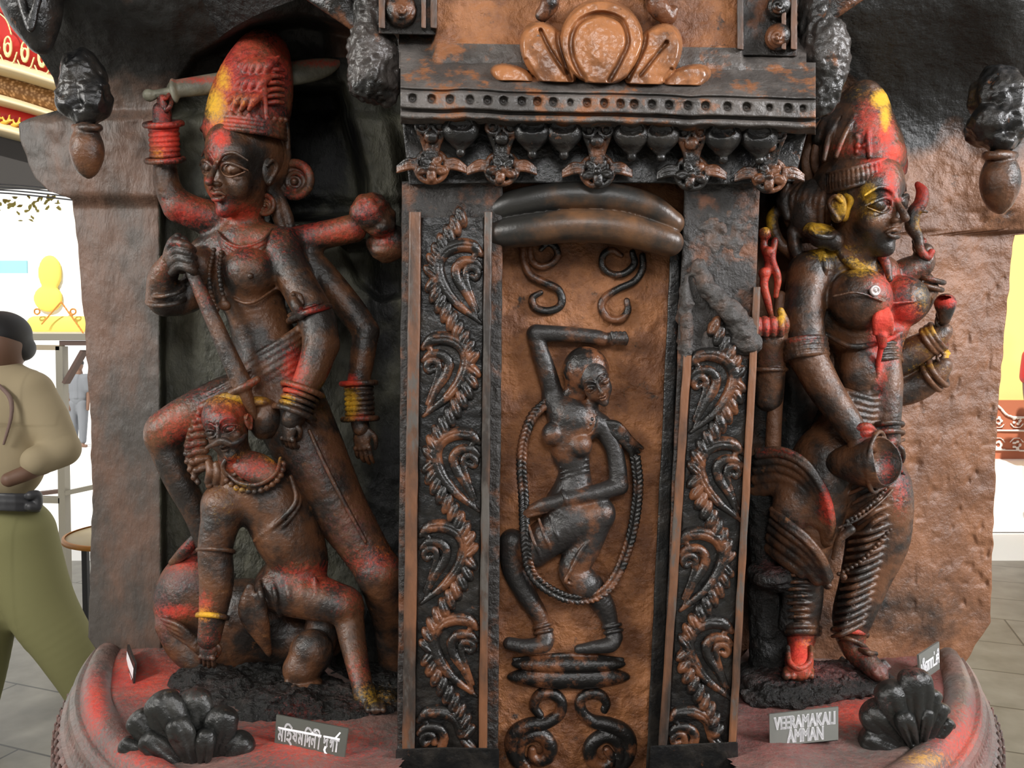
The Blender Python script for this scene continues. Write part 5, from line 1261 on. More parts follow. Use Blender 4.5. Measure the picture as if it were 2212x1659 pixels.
# ------------------------------------------------------------------ plinth, rocks, lotus brackets
def plinth():
    t = thing('round_plinth', (CX, CY, 0.0), 'round plinth dusted with red powder carrying the statues, rim of dots and petals', 'plinth')
    def jit(X, Y):
        return 0.004*np.sin(X*23+1)*np.sin(Y*19)+RNG.uniform(-1, 1, X.shape)*.0006
    R0 = .945
    prof = [(.55, ZL+.004)]+[(r, ZL+.002*math.sin(r*40)) for r in np.arange(.57, R0-.02, .008)]+[(R0-.02, ZL-.004)]
    dust = [(300, 1460, 160, 70, 0, .85, .1), (330, 1540, 220, 110, 2, .8, .1), (640, 1600, 200, 60, 0, .75, .1), (700, 1630, 260, 90, 2, .85, .1), (900, 1640, 240, 90, 2, .6, .1), (1680, 1590, 220, 110, 2, .9, .1), (1850, 1540, 110, 50, 0, .8, .1), (2050, 1490, 140, 100, 2, 1.1, .1), (1960, 1420, 140, 60, 2, .9, .1),
            (2090, 1520, 80, 80, 2, 1.0, 0), (230, 1440, 80, 40, 0, .8, .2), (1640, 1520, 90, 70, 2, .9, 0), (1800, 1650, 240, 50, 2, .5, 0)]
    tp = revolve('top', prof, CX, CY, M['ledge'], t, math.pi, 2*math.pi, 420, dust, jit)
    bm = bmesh.new(); bm.from_mesh(tp.data)      # the pier stands in a slot of the plinth
    bmesh.ops.delete(bm, geom=[f for f in bm.faces if -.175 < f.calc_center_median()[0]+CX < .348], context='FACES')
    bm.to_mesh(tp.data); bm.free()
    rim = [(R0-.022, ZL-.006), (R0-.012, ZL+.006), (R0, ZL+.011), (R0+.014, ZL+.010), (R0+.026, ZL+.002), (R0+.030, ZL-.010), (R0+.034, ZL-.016), (R0+.040, ZL-.012), (R0+.044, ZL-.020)]
    revolve('rim', rim, CX, CY, M['ledge'], t, math.pi, 2*math.pi, 420, [(205, 1520, 36, 90, 0, .95, .2), (330, 1630, 120, 60, 0, .7, .2), (2070, 1600, 80, 90, 0, .75, .2), (2000, 1640, 60, 20, 1, .6, .2), (2110, 1540, 40, 70, 2, .9, 0), (250, 1600, 90, 90, 2, .6, 0)])
    # dotted band
    th = np.linspace(math.pi, 2*math.pi, 1500); pr = np.array([(R0+.044, ZL-.020), (R0+.050, ZL-.024)]+[(R0+.050+.010*i/8, ZL-.026-.032*i/8) for i in range(9)]+[(R0+.066, ZL-.060), (R0+.058, ZL-.070), (R0+.02, ZL-.08)])
    R = pr[:, :1]+0*th; H = pr[:, 1:]+0*th
    s = th*(R0+.055); ph = (s % .016)-.008; d = np.hypot(ph[None, :], (H-(ZL-.042))*.75)
    R = R - .006*sstep(d, .0055, .0025)
    V = np.stack([CX+R*np.cos(th), CY+R*np.sin(th), H], -1).reshape(-1, 3); c = len(th)
    i = np.arange(len(pr)-1)[:, None]*c+np.arange(c-1)[None, :]; Q = np.stack([i, i+c, i+c+1, i+1], -1).reshape(-1, 4).astype(np.int32)
    o = mkobj('dotted_band', V, Q, M['ledge'], t); powder(o, [(250, 1620, 120, 120, 2, .6, 0), (2090, 1600, 90, 120, 2, .75, 0)])
    revolve('drum', [(R0+.03, ZL-.07), (R0+.0, ZL-.10), (R0-.02, ZL-.25), (R0-.02, .25), (R0+.06, .18), (R0+.08, .0)], CX, CY, M['gloss_black'], t, 0, 2*math.pi, 160)
    # down-curving petals round the edge, one shape copied
    S = Sculpt(1.3, .0022, k=4)
    S.ell((1106, 800, 0), (25, 42, 22), k=4).tube([(1084, 770, 16, 5), (1086, 810, 20, 6), (1106, 838, 24, 8), (1126, 810, 20, 6), (1128, 770, 16, 5)], k=3)
    S.tube([(1106, 772, 24, 4), (1106, 815, 26, 4)], k=3)
    p0 = S.build('petal', M['ledge'], None)
    me = p0.data; n = len(me.vertices); co = np.empty(n*3, np.float32); me.vertices.foreach_get('co', co); co = co.reshape(-1, 3)+np.array(p0.location)
    cen = PW(1106, 800, 1.3); co -= cen; me.vertices.foreach_set('co', co.astype(np.float32).ravel()); me.update()
    bpy.data.objects.remove(p0)
    at = me.color_attributes['powder']; buf = np.zeros((n, 4), np.float32); buf[:, 2] = .42; at.data.foreach_set('color', buf.ravel())
    N = 92
    for i in range(N):
        a = math.pi*(i+.5)/N+math.pi
        q = bpy.data.objects.new('petal', me); COL.objects.link(q); q.parent = t
        q.location = ((R0+.060)*math.cos(a), (R0+.060)*math.sin(a), ZL-.105)
        q.rotation_euler = (0, 0, a+math.pi/2)
        q.scale = (1, 1, 1)
def rocks():
    S = Sculpt(YL, .0026, k=16)
    for a in (((560, 1462, 150), (180, 24, 110)), ((770, 1484, 170), (120, 24, 110)), ((440, 1470, 200), (70, 26, 60)), ((480, 1502, 260), (90, 30, 56)), ((610, 1524, 300), (100, 30, 50)), ((740, 1548, 322), (110, 28, 46)), ((820, 1530, 290), (60, 34, 60)), ((640, 1500, 240), (150, 26, 70)), ((790, 1512, 260), (90, 26, 60)), ((560, 1548, 330), (50, 20, 30))): S.ell(*a)
    S.noise = [(24, 7), (9, 4), (5, 2)]
    o = S.build('rock_base', M['rock'], None, spots=[(640, 1490, 220, 26, 2, 1.0, .8), (480, 1480, 120, 20, 2, .8, .8), (640, 1540, 60, 40, 0, .4, .4), (825, 1505, 50, 26, 1, .8, .6), (800, 1520, 70, 26, 0, .6, .6)])
    tag(o, 'black lumpy rock base under the demon and the buffalo', 'rock')
    S = Sculpt(YR, .0026, k=14)
    S.ell((1720, 1478, 175), (120, 30, 80)).ell((1790, 1466, 160), (110, 28, 80)).ell((1640, 1478, 150), (70, 34, 80)).ell((1850, 1458, 140), (70, 20, 70)).ell((1700, 1506, 225), (100, 26, 40))
    S.noise = [(24, 6), (9, 3.4), (5, 1.6)]
    o = S.build('rock_base', M['rock'], None, spots=[(1790, 1450, 140, 34, 2, 1.1, .4), (1680, 1460, 90, 26, 2, .8, .5), (1730, 1450, 50, 22, 0, .8, .4)])
    tag(o, 'black rock base with pink powder under the feet of the bowl-holding goddess', 'rock')
def lotus(Y0, c, lobes, label, spots):
    t = thing('lotus_bracket', PW(c[0], c[1], Y0), label, 'carved ornament', 'lotus ornaments on the plinth')
    for (x, y, z, r, w) in lobes:
        S = Sculpt(Y0, .0017, k=4)
        dx, dy = x-c[0], y-c[1]; l = math.hypot(dx, dy); nx, ny = -dy/l, dx/l
        m = 3 if r > 26 else 2
        for j in range(m):
            q = (j-(m-1)/2)/max(1, (m-1)/2)*.55 if m > 1 else 0
            rr = r*(.52 if m == 3 else .6)*(1-.15*abs(q))
            P = [(c[0]+dx*f+nx*r*q*g, c[1]+dy*f+ny*r*q*g, z*min(1, f+.25)+16+6*(1-abs(q)), rr*h) for (f, g, h) in ((0, .1, .22), (.3, .5, .5), (.6, .85, .8), (.85, .95, 1), (1.0, .7, .9))]
            S.tube(P, k=2.5)
        S.ell((x, y, z+8), (r*.9, r*.62, r*.8), math.degrees(math.atan2(ny, nx)), k=6)
        S.tube([(c[0]+dx*f, c[1]+dy*f, z*min(1, f+.25)+16+r*.62*h, 2.2) for (f, h) in ((.35, .8), (.6, 1.1), (.85, 1.25))], k=4, op='-')
        S.build('petal', M['lotus'], t, spots=spots)
    return t
M['lotus'] = painted('polished black lotus', (.013, .0135, .0125), (.045, .044, .040), (.12, .06, .035), split=(.45, .7), scale=14, rough=(.14, .3), bump=.5, bscale=60, coarse=.3, cscale=40, third=(.64, .78))
def brackets():
    lotus(1.27, (436, 1690), [(300, 1556, 0, 34, 0), (350, 1520, 16, 44, 1), (420, 1512, -6, 40, 0), (482, 1550, 8, 38, 1), (272, 1610, 10, 24, 0), (524, 1606, 4, 36, 0), (320, 1600, 34, 28, 1), (384, 1566, 44, 30, 1), (446, 1590, 40, 26, 1)],
          'large black fanned lotus ornament at the plinth edge below the demon', [(340, 1478, 60, 20, 1, .25, .6), (420, 1490, 40, 20, 0, .3, .6)])
    lotus(1.30, (1985, 1640), [(1890, 1540, 4, 42, 1), (1926, 1496, 14, 42, 1), (1976, 1468, 18, 40, 1), (2016, 1502, 10, 22, 0), (2036, 1530, 6, 19, 0), (2050, 1562, 2, 17, 0), (1878, 1596, 8, 34, 1), (2004, 1540, 26, 18, 1), (1952, 1550, 34, 26, 1)],
          'large black fanned lotus ornament at the plinth edge beside the English nameplate', [(1975, 1440, 40, 26, 2, .8, .3), (1880, 1520, 60, 26, 2, .4, .4)])
def buds():
    def bud(x, y, Y0, s, label):
        t = thing('hanging_bud', PW(x, y+110*s, Y0), label, 'carved ornament', 'hanging buds')
        S = Sculpt(Y0, .002, k=6)
        S.ell((x-6, y-96*s, -10), (44*s, 56*s, 50*s)).ell((x-22*s, y-44*s, 4), (38*s, 40*s, 40*s)).ell((x+16*s, y-50*s, 4), (34*s, 50*s, 40*s)).ell((x, y-14*s, 12), (30*s, 22*s, 30*s)); S.noise = [(22, 6), (9, 2)]
        S.build('bracket', M['gloss_black'], t)
        S = Sculpt(Y0, .0018, k=5)
        S.ring((x, y+14*s, 16), (0, 1, 0), 26*s, 8*s); S.tube([(x, y+26*s, 16, 24*s), (x, y+60*s, 18, 34*s), (x, y+92*s, 16, 26*s), (x+2, y+112*s, 14, 12*s)], k=5)
        S.build('bud', M['figure'], t)
    bud(188, 262, 1.52, 1.0, 'hanging dark bud under the overhang at the left edge of the left bay')
    bud(2160, 320, 1.46, 1.15, 'hanging glossy bud under the overhang above the right wall')
    def chunk(pts, label, nz, sp):
        S = Sculpt(1.36, .0024, k=16)
        for p in pts: S.ell(p[0], p[1], p[2] if len(p) > 2 else 0)
        S.noise = nz
        o = S.build('stone_corbel', M['shiny'], None, spots=sp); tag(o, label, 'carved ornament', 'knobbly corbels')
    chunk([((800, 40, 80), (38, 90, 40)), ((800, 120, 90), (50, 66, 44)), ((800, 180, 86), (48, 40, 44)), ((838, 150, 70), (30, 80, 30))], 'knobbly shiny corbel left of the cornice', [(9, 3), (5, 2)], [(800, 200, 60, 34, 3, 1.2, 0)])
    chunk([((1756, 60, 70), (34, 110, 40)), ((1782, 110, 86), (50, 76, 40)), ((1800, 160, 80), (26, 70, 34), 12), ((1776, 210, 80), (34, 44, 30), 20)], 'knobbly shiny corbel right of the cornice', [(9, 2.6), (5, 1.8)], [])
    def fan(P, sgn, label):
        S = Sculpt(1.36, .002, k=4)
        for i in range(7): S.tube([(P[0], P[1]-i*7, 90, 8), (P[0]+sgn*50, P[1]-38-i*9, 96+i*3, 11), (P[0]+sgn*(120-i*6), P[1]-80-i*8, 90, 7)], k=3)
        o = S.build('leaf_fan', M['ornament'], None); tag(o, label, 'carved ornament')
    fan((768, 62), -1, 'brown veined leaf fan at the top above the sword tip'); fan((1790, 42), 1, 'grey veined leaf fan at the top right of the cornice')
    S = Sculpt(1.5, .0024, k=8)
    S.tube([(60, -60, 60, 70), (70, 20, 60, 56), (86, 90, 56, 26)], k=10)
    for i in range(3): S.tube([(36+i*4, -20, 116, 6), (60+i*3, 40+i*12, 118, 6), (84, 0-i*10, 116, 6)], k=4)
    o = S.build('leaf_fan', M['gloss_black'], None); tag(o, 'black carved pointed leaf under the overhang in the top left corner', 'carved ornament')
M['shiny'] = painted('lumpy silvered black paint', (.025, .024, .022), (.07, .06, .055), (.22, .09, .04), split=(.4, .65), scale=12, rough=(.16, .3), bump=.9, bscale=70, third=(.6, .72))
# ------------------------------------------------------------------ name plates
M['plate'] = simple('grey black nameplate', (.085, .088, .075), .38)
M['plate_lit'] = simple('grey nameplate in bright light', (.17, .175, .16), .25)  # nameplate grey made paler, bright light painted into the colour
M['white_paint'] = simple('white lettering', (.86, .86, .88), .5)
def text_polys(body, scale=1.0):
    c = bpy.data.curves.new('letters', 'FONT'); c.body = body; c.size = 1.0; c.resolution_u = 3
    o = bpy.data.objects.new('letters', c); COL.objects.link(o)
    dg = bpy.context.evaluated_depsgraph_get(); dg.update()
    me = bpy.data.meshes.new_from_object(o.evaluated_get(dg))
    n = len(me.vertices); co = np.empty(n*3, np.float32); me.vertices.foreach_get('co', co); co = co.reshape(-1, 3)[:, :2].astype(float)
    fs = [tuple(p.vertices) for p in me.polygons]
    bpy.data.objects.remove(o); bpy.data.curves.remove(c); bpy.data.meshes.remove(me)
    return co, fs
def plaque(px4, Y4, mat, label, lines, foot, name='nameplate', thick=.004, extra=None):
    """px4: corners TL,TR,BR,BL in the photo with their depths; lines: (text, u0, u1, v0, v1, bold)"""
    C = np.array([PW(p[0], p[1], y) for p, y in zip(px4, Y4)])
    nrm = np.cross(C[1]-C[0], C[3]-C[0]); nrm /= np.linalg.norm(nrm)
    if nrm[1] > 0 and abs(nrm[1]) > .1: nrm = -nrm
    if abs(nrm[1]) <= .35 and nrm[0] > 0 and name == 'nameplate_side': nrm = -nrm
    base = (C[2]+C[3])/2
    t = thing('nameplate', base, label, 'sign', 'nameplates on the plinth')
    V = np.vstack([C, C-nrm*thick])
    world_mesh('plate', V, [(0, 3, 2, 1), (4, 5, 6, 7), (0, 1, 5, 4), (1, 2, 6, 5), (2, 3, 7, 6), (3, 0, 4, 7)], mat, t)
    # folded foot lying on the plinth behind the plate
    F0 = C[3]-nrm*thick; F1 = C[2]-nrm*thick; dv = -nrm*foot
    d2 = np.array([0, 0, -.003])
    V = np.array([F0, F1, F1+dv, F0+dv]); V = np.vstack([V, V+d2])
    world_mesh('foot', V, [(0, 1, 2, 3), (7, 6, 5, 4), (0, 4, 5, 1), (1, 5, 6, 2), (2, 6, 7, 3), (3, 7, 4, 0)], M['gloss_black'], t)
    def bil(u, v):
        return ((1-u)*(1-v))[:, None]*C[0]+(u*(1-v))[:, None]*C[1]+(u*v)[:, None]*C[2]+((1-u)*v)[:, None]*C[3]
    AV = []; AF = []
    def put(co, fs, fat):
        k = sum(len(a) for a in AV)
        for (du, dv_) in fat:
            AV.append(bil(co[:, 0]+du, co[:, 1]+dv_)+nrm*.0006); AF.extend([tuple(i+k for i in f) for f in fs]); k += len(co)
    for (s, u0, u1, v0, v1, fat) in lines:
        if s == 'poly':
            co = np.array(u0, float); put(co, [tuple(range(len(co)))], [(0, 0)]); continue
        co, fs = text_polys(s); lo = co.min(0); hi = co.max(0)
        u = u0+(co[:, 0]-lo[0])/(hi[0]-lo[0])*(u1-u0); v = v1-(co[:, 1]-lo[1])/(hi[1]-lo[1])*(v1-v0)
        put(np.stack([u, v], 1), fs, [(a*fat, b*fat*1.5) for a in (-1, 0, 1) for b in (-1, 0, 1)] if fat else [(0, 0)])
    world_mesh('lettering', np.vstack(AV), AF, M['white_paint'], t)
    return t
def signs():
    # Bengali plate
    plaque([(597, 1544), (752, 1574), (742, 1647), (592, 1619)], (1.285, 1.255, 1.245, 1.275), M['plate'],
           'grey nameplate lettered in Bengali, leaning below the demon and rock base',
           [('ম', .04, .125, .34, .72, .005), ('ি', .125, .24, .18, .72, .004), ('হ', .165, .245, .34, .80, .005), ('ষ', .25, .325, .34, .72, .005), ('ম', .33, .41, .34, .72, .005), ('ি', .415, .52, .18, .74, .004),
            ('দ', .45, .515, .34, .74, .005), ('ন', .515, .59, .34, .74, .005), ('ী', .535, .65, .18, .76, .004), ('দ', .685, .76, .34, .64, .005), ('গ', .78, .845, .34, .74, .005), ('া', .85, .905, .34, .74, .005),
            ('poly', [(.04, .325), (.655, .325), (.655, .385), (.04, .385)], 0, 0, 0, 0), ('poly', [(.68, .325), (.91, .325), (.91, .385), (.68, .385)], 0, 0, 0, 0),
            ('poly', [(.50, .335), (.56, .20), (.585, .22), (.53, .335)], 0, 0, 0, 0), ('poly', [(.835, .335), (.895, .14), (.915, .16), (.865, .335)], 0, 0, 0, 0),
            ('poly', [(.715, .62), (.70, .74), (.72, .83), (.77, .93), (.78, .86), (.74, .79), (.73, .73), (.745, .64)], 0, 0, 0, 0)], .055)
    # English plate
    plaque([(1662, 1543), (1811, 1527), (1811, 1598), (1663, 1613)], (1.285, 1.275, 1.268, 1.278), M['plate_lit'],
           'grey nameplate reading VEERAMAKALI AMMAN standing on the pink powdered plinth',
           [('VEERAMAKALI', .07, .95, .12, .50, .008), ('AMMAN', .26, .78, .54, .93, .008)], .05)
    # Tamil plate turned to the right
    plaque([(1985, 1415), (2029, 1386), (2030, 1445), (1989, 1474)], (1.50, 1.585, 1.58, 1.495), M['plate_lit'],
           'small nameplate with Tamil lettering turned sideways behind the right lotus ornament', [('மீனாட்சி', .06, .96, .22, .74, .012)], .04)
    # edge-on plate at far left: two blank white strips show
    plaque([(275, 1392), (291, 1434), (285, 1503), (270, 1462)], (1.66, 1.53, 1.52, 1.65), M['gloss_black'],
           'nameplate seen almost edge-on with white bands, on the plinth at far left',
           [('poly', [(.05, .18), (.95, .18), (.95, .50), (.05, .50)], 0, 0, 0, 0), ('poly', [(.10, .56), (.85, .56), (.85, .86), (.10, .86)], 0, 0, 0, 0)], .06, name='nameplate_side')
# ------------------------------------------------------------------ floor and what stands around the pavilion
def tiles(name, c0, c1, sx, sy, rough=.35):
    m = bpy.data.materials.new(name); m.use_nodes = True; nt = m.node_tree; L = nt.links.new; b = nt.nodes['Principled BSDF']
    geo = nd(nt, 'ShaderNodeNewGeometry'); br = nd(nt, 'ShaderNodeTexBrick')
    mp = nd(nt, 'ShaderNodeMapping'); mp.inputs['Rotation'].default_value = (0, 0, .35); L(geo.outputs['Position'], mp.inputs[0])
    br.inputs['Scale'].default_value = 1.0; br.inputs['Brick Width'].default_value = sx; br.inputs['Row Height'].default_value = sy; br.inputs['Mortar Size'].default_value = .005
    br.inputs['Color1'].default_value = (*c0, 1); br.inputs['Color2'].default_value = (*c1, 1); br.inputs['Mortar'].default_value = (.03, .03, .028, 1)
    L(mp.outputs[0], br.inputs['Vector'])
    n = nd(nt, 'ShaderNodeTexNoise'); n.inputs['Scale'].default_value = 7; n.inputs['Detail'].default_value = 6; L(mp.outputs[0], n.inputs['Vector'])
    mx = nd(nt, 'ShaderNodeMix', data_type='RGBA', blend_type='OVERLAY'); mx.inputs['Factor'].default_value = .6; L(br.outputs['Color'], mx.inputs['A']); L(n.outputs['Fac'], mx.inputs['B'])
    L(mx.outputs['Result'], b.inputs['Base Color']); b.inputs['Roughness'].default_value = rough
    bp = nd(nt, 'ShaderNodeBump'); bp.inputs['Strength'].default_value = .15; L(n.outputs['Fac'], bp.inputs['Height']); L(bp.outputs[0], b.inputs['Normal'])
    return m
M['roofslab'] = simple('pale plaster soffit', (.55, .52, .48), .8)
M['floor'] = tiles('grey stone floor tiles', (.16, .15, .125), (.19, .18, .155), 1.1, .42, .42)
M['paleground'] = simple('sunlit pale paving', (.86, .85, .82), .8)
M['cream'] = simple('cream painted band', (.62, .50, .30), .5)
M['red'] = simple('red painted frieze', (.50, .02, .015), .45)
M['gold'] = simple('gold painted ornament', (.72, .42, .05), .35, .2)
M['yellow'] = simple('yellow pandal cloth', (.95, .72, .14), .7)
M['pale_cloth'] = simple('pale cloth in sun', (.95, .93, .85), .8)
M['teal'] = simple('pale blue banner', (.35, .75, .85), .7)
M['steel'] = simple('galvanised frame', (.42, .39, .32), .5)
M['rust'] = simple('rusty brace', (.20, .13, .11), .7)
M['darkwood'] = simple('dark roof boards', (.030, .026, .024), .7)
M['cable'] = simple('black cable', (.03, .03, .035), .5)
M['dado'] = simple('terracotta dado paint', (.50, .16, .08), .7)
M['scrollwhite'] = simple('white stencil', (.9, .82, .75), .8)
M['leafm'] = simple('dry yellow leaves', (.45, .38, .10), .7)
M['khaki'] = simple('khaki shirt cloth', (.36, .29, .18), .85)
M['khaki2'] = simple('khaki trouser cloth', (.22, .21, .09), .85)
M['belt'] = simple('grey black belt', (.05, .05, .055), .45)
M['hairm'] = simple('black hair', (.010, .009, .010), .6)
M['skin'] = simple('brown skin', (.16, .085, .055), .55)
M['shoe'] = simple('brown shoe leather', (.06, .03, .02), .4)
M['greycloth'] = simple('grey clothing', (.16, .17, .19), .8)
def sequin():
    m = bpy.data.materials.new('sequined copper band'); m.use_nodes = True; nt = m.node_tree; L = nt.links.new; b = nt.nodes['Principled BSDF']
    geo = nd(nt, 'ShaderNodeNewGeometry'); v = nd(nt, 'ShaderNodeTexVoronoi'); v.inputs['Scale'].default_value = 55; L(geo.outputs['Position'], v.inputs['Vector'])
    r = nd(nt, 'ShaderNodeValToRGB'); r.color_ramp.elements[0].color = (.75, .45, .22, 1); r.color_ramp.elements[1].color = (.22, .10, .03, 1); r.color_ramp.elements[1].position = .6
    L(v.outputs['Distance'], r.inputs[0]); L(r.outputs[0], b.inputs['Base Color']); b.inputs['Metallic'].default_value = .3; b.inputs['Roughness'].default_value = .35
    return m
M['sequin'] = sequin()
def floor():
    o = box('floor', (-9, -6, -.1), (9, 5.6, 0), M['floor'], origin=(0, 0, 0)); tag(o, kind='structure')
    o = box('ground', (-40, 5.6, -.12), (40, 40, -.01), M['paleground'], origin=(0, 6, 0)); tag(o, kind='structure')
def bandmesh(name, a, b, Y, mat, parent, thick=.12, bulge=0, n=24, c=None):
    """curved horizontal moulding: upper edge a=(x,y)->..., lower edge b, both photo pixels at depth Y"""
    A = catmull([(x, y, 0) for x, y in a], 8); B = catmull([(x, y, 0) for x, y in b], 8)
    rows = []
    k = 7
    for i in range(k):
        f = i/(k-1); P = A*(1-f)+B*f; rows.append(PW(P[:, 0], P[:, 1], Y-bulge*math.sin(f*math.pi)+0*P[:, 0]))
    P = rows[-1].copy(); P[:, 1] += thick; rows.append(P); P = rows[0].copy(); P[:, 1] += thick; rows.insert(0, P)
    V = np.vstack(rows); m = len(A); r = len(rows)
    i = np.arange(r-1)[:, None]*m+np.arange(m-1)[None, :]; Q = np.stack([i, i+m, i+m+1, i+1], -1).reshape(-1, 4).astype(np.int32)
    return mkobj(name, V, Q, mat, parent)
def tube_world(name, pts, r, Y, mat, parent=None, k=1.0, res=.006, n=4):
    S = Sculpt(Y, res, k=k)
    for p in pts: S.tube([(x, y, z, r) for (x, y, z) in p], k=k, n=n)
    return S.build(name, mat, parent)
def background():
    # painted eave of the neighbouring shrine, upper left
    Y = 4.6
    t = thing('painted_eave', PW(0, 300, Y), 'red, gold and cream painted shrine eave showing at the upper left edge', 'eave')
    X = (-420, -150, 0, 90, 190)
    def B(name, ya, yb, mat, dy=0, bulge=.03): return bandmesh(name, [(x, ya+(x)*.28+(x*x)*.00025) for x in X], [(x, yb+(x)*.26+(x*x)*.0002) for x in X], Y-dy, mat, t, bulge=bulge)
    B('red_frieze', -160, 128, M['red']); B('cream_moulding', 126, 160, M['cream'], .06, .07); B('sequined_band', 158, 206, M['sequin'], .0)
    B('cream_moulding', 204, 226, M['cream'], .05, .05); B('red_band', 224, 268, M['red'], -.02); B('cream_moulding', 264, 292, M['cream'], .05, .05)
    box('roof_board', (-4.2, 4.62, PW(0, 400, Y)[2]), (-1.6, 4.72, PW(0, 285, Y)[2]), M['darkwood'], t)
    S = Sculpt(Y-.05, .006, k=1)
    for i in range(5):
        x = -20+i*37; y = 96+x*.30
        for q in (0, 1): S.tube([(x+8*math.cos(a), y+(22-7*q)*math.sin(a), 10+0*a, 2.3) if q == 0 else (x+5*math.cos(a), y+12*math.sin(a)+4, 10, 2.0) for a in np.linspace(0, 2*math.pi, 14)], k=1, n=1)
        S.tube([(x-16, y+18, 10, 2), (x-8, y+32, 10, 2), (x+10, y+36, 10, 2), (x+20, y+12, 10, 2)], k=1)
    S.tube([(0, 30, 10, 2), (15, 45, 10, 2), (25, 75, 10, 2)], k=1).tube([(-30, -10, 10, 3), (20, 25, 10, 3), (60, 70, 10, 3), (100, 135, 10, 2)], k=1)
    S.build('gold_scroll', M['cream2'], t)
    S = Sculpt(Y-.03, .006, k=1)
    for i in range(5):
        x = -10+i*22; y = 254+x*.24; S.tube([(x-8, y+8, 10, 3), (x, y+10, 10, 3.5), (x+7, y+2, 10, 3), (x+9, y-8, 10, 2)], k=1).tube([(x, y+8, 10, 4), (x+12, y+4, 10, 2.5)], k=1)
        S.tube([(x-2, y+6, 10, 3), (x-6, y-4, 10, 2)], k=1)
    S.build('gold_flame', M['gold'], t)
    for i in range(4):
        o = pipe('cable', [PW(-60, 396+i*6, 3.4), PW(40, 400+i*6.5, 3.4), PW(200, 416+i*7, 3.4)], .003, M['cable']); tag(o, ('topmost', 'second from the top', 'third from the top', 'lowest')[i]+' of the four black cables above the bright left gap', 'cable', 'cables above the left gap')
    # leaf festoon
    rnd = random.Random(5); S = Sculpt(5.0, .012, k=1)
    for i in range(46):
        x = rnd.uniform(-40, 130); y = 425+rnd.uniform(0, 26)+(30 if x > 40 and rnd.random() < .25 else 0); S.ell((x, y, rnd.uniform(-20, 20)), (8, 3.6, 3), rnd.uniform(0, 180))
    o = S.build('leaf_festoon', M['leafm'], None); tag(o, 'dry leaf festoon hanging under the cables at left', 'leaves', kind='stuff')
    # festival hoarding and banner outside
    t = thing('festival_hoarding', PW(120, 760, 9.0), 'sunlit yellow festival hoarding with round motifs beyond the left gap', 'hoarding')
    a = PW(-30, 440, 9.0); b = PW(330, 725, 9.0)
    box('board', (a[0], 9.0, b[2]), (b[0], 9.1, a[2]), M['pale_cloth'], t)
    S = Sculpt(8.98, .02, k=2)
    S.ell((108, 590, 0), (26, 40, 6)).ell((104, 645, 0), (32, 30, 6)); S.tube([(75, 700, 0, 18), (180, 700, 0, 18)], k=2, flat=.3)
    S.build('yellow_motif', M['yellow'], t)
    S = Sculpt(8.9, .012, k=1)
    for x in (80, 158): S.ring((x, 673, 0), (0, 0, 1), 6, 2)
    S.tube([(90, 700, 2, 2), (132, 652, 2, 2), (180, 720, 2, 2)], k=1, n=1)
    S.build('outline', M['orange'], t)
    a = PW(-60, 563, 8.0); b = PW(58, 590, 8.0); o = box('banner', (a[0], 8.0, b[2]), (b[0], 8.02, a[2]), M['teal'], None); tag(o, 'pale blue banner strip hanging outside at far left', 'banner')
    # queue frame
    t = thing('barrier_frame', PW(130, 1180, 3.9), 'pale metal and timber queue barrier frame standing behind the khaki figure', 'barrier')
    def bar(name, p, q, w, Y, mat):
        A = PW(*p, Y); Bq = PW(*q, Y); d = unit(Bq-A); n_ = unit(np.cross(d, (0, 1, 0)))*w*Y/F/2; dp = np.array((0, .05, 0))
        V = np.array([A-n_, A+n_, Bq+n_, Bq-n_]); V = np.vstack([V, V+dp]); world_mesh(name, V, [(0, 1, 2, 3), (7, 6, 5, 4), (0, 4, 5, 1), (1, 5, 6, 2), (2, 6, 7, 3), (3, 7, 4, 0)], mat, t)
    bar('top_beam', (-40, 728), (260, 728), 14, 3.9, M['steel']); bar('rail', (-40, 749), (128, 751), 11, 3.9, M['pale_wood']); bar('rail', (128, 741), (260, 741), 10, 3.92, M['rust'])
    pf = PW(134, 1180, 3.9); bar('post', (127, 748), (139, 1418), 15, 3.9, M['steel']); bar('brace', (136, 828), (176, 758), 7, 3.88, M['rust'])
    bar('lower_rail', (60, 1080), (128, 1082), 12, 3.9, M['steel']); bar('lower_rail', (140, 1066), (260, 1040), 10, 3.9, M['steel']); bar('lower_rail', (60, 1070), (128, 1062), 8, 3.95, M['rust'])
    # round table / drum
    t = thing('round_table', PW(215, 1330, 3.3), 'round orange-edged pale table partly hidden by the left wall', 'table')
    c = PW(284, 1150, 3.6)
    revolve('tabletop', [(0.001, c[2]+.0), (.285, c[2]), (.29, c[2]-.012), (.27, c[2]-.02)], c[0]+.02, c[1], M['cream'], t, n=60)
    revolve('rim', [(.286, c[2]+.006), (.298, c[2]+.004), (.300, c[2]-.014), (.286, c[2]-.018)], c[0]+.02, c[1], M['orange'], t, n=60)
    for k in range(3):
        a = 3.3+k*2.1; box('leg', (c[0]+.2*math.cos(a)-.012, c[1]+.2*math.sin(a)-.012, 0), (c[0]+.2*math.cos(a)+.012, c[1]+.2*math.sin(a)+.012, c[2]-.01), M['cable'], t)
    # painted shrine wall seen at the right edge
    t = thing('painted_shrine_wall', PW(2250, 985, 7.0), 'sunlit yellow shrine wall with terracotta dado and white scrollwork at the right edge', 'building')
    a = PW(2060, 300, 7.0); b = PW(2700, 990, 7.0); m1 = PW(2100, 864, 7.0); m2 = PW(2100, 938, 7.0)
    box('upper_wall', (a[0], 7.0, m1[2]), (b[0], 7.3, a[2]+.6), M['yellow_wall'], t); box('dado', (a[0], 6.96, b[2]), (b[0], 7.3, m1[2]), M['dado'], t)
    S = Sculpt(6.96, .012, k=1)
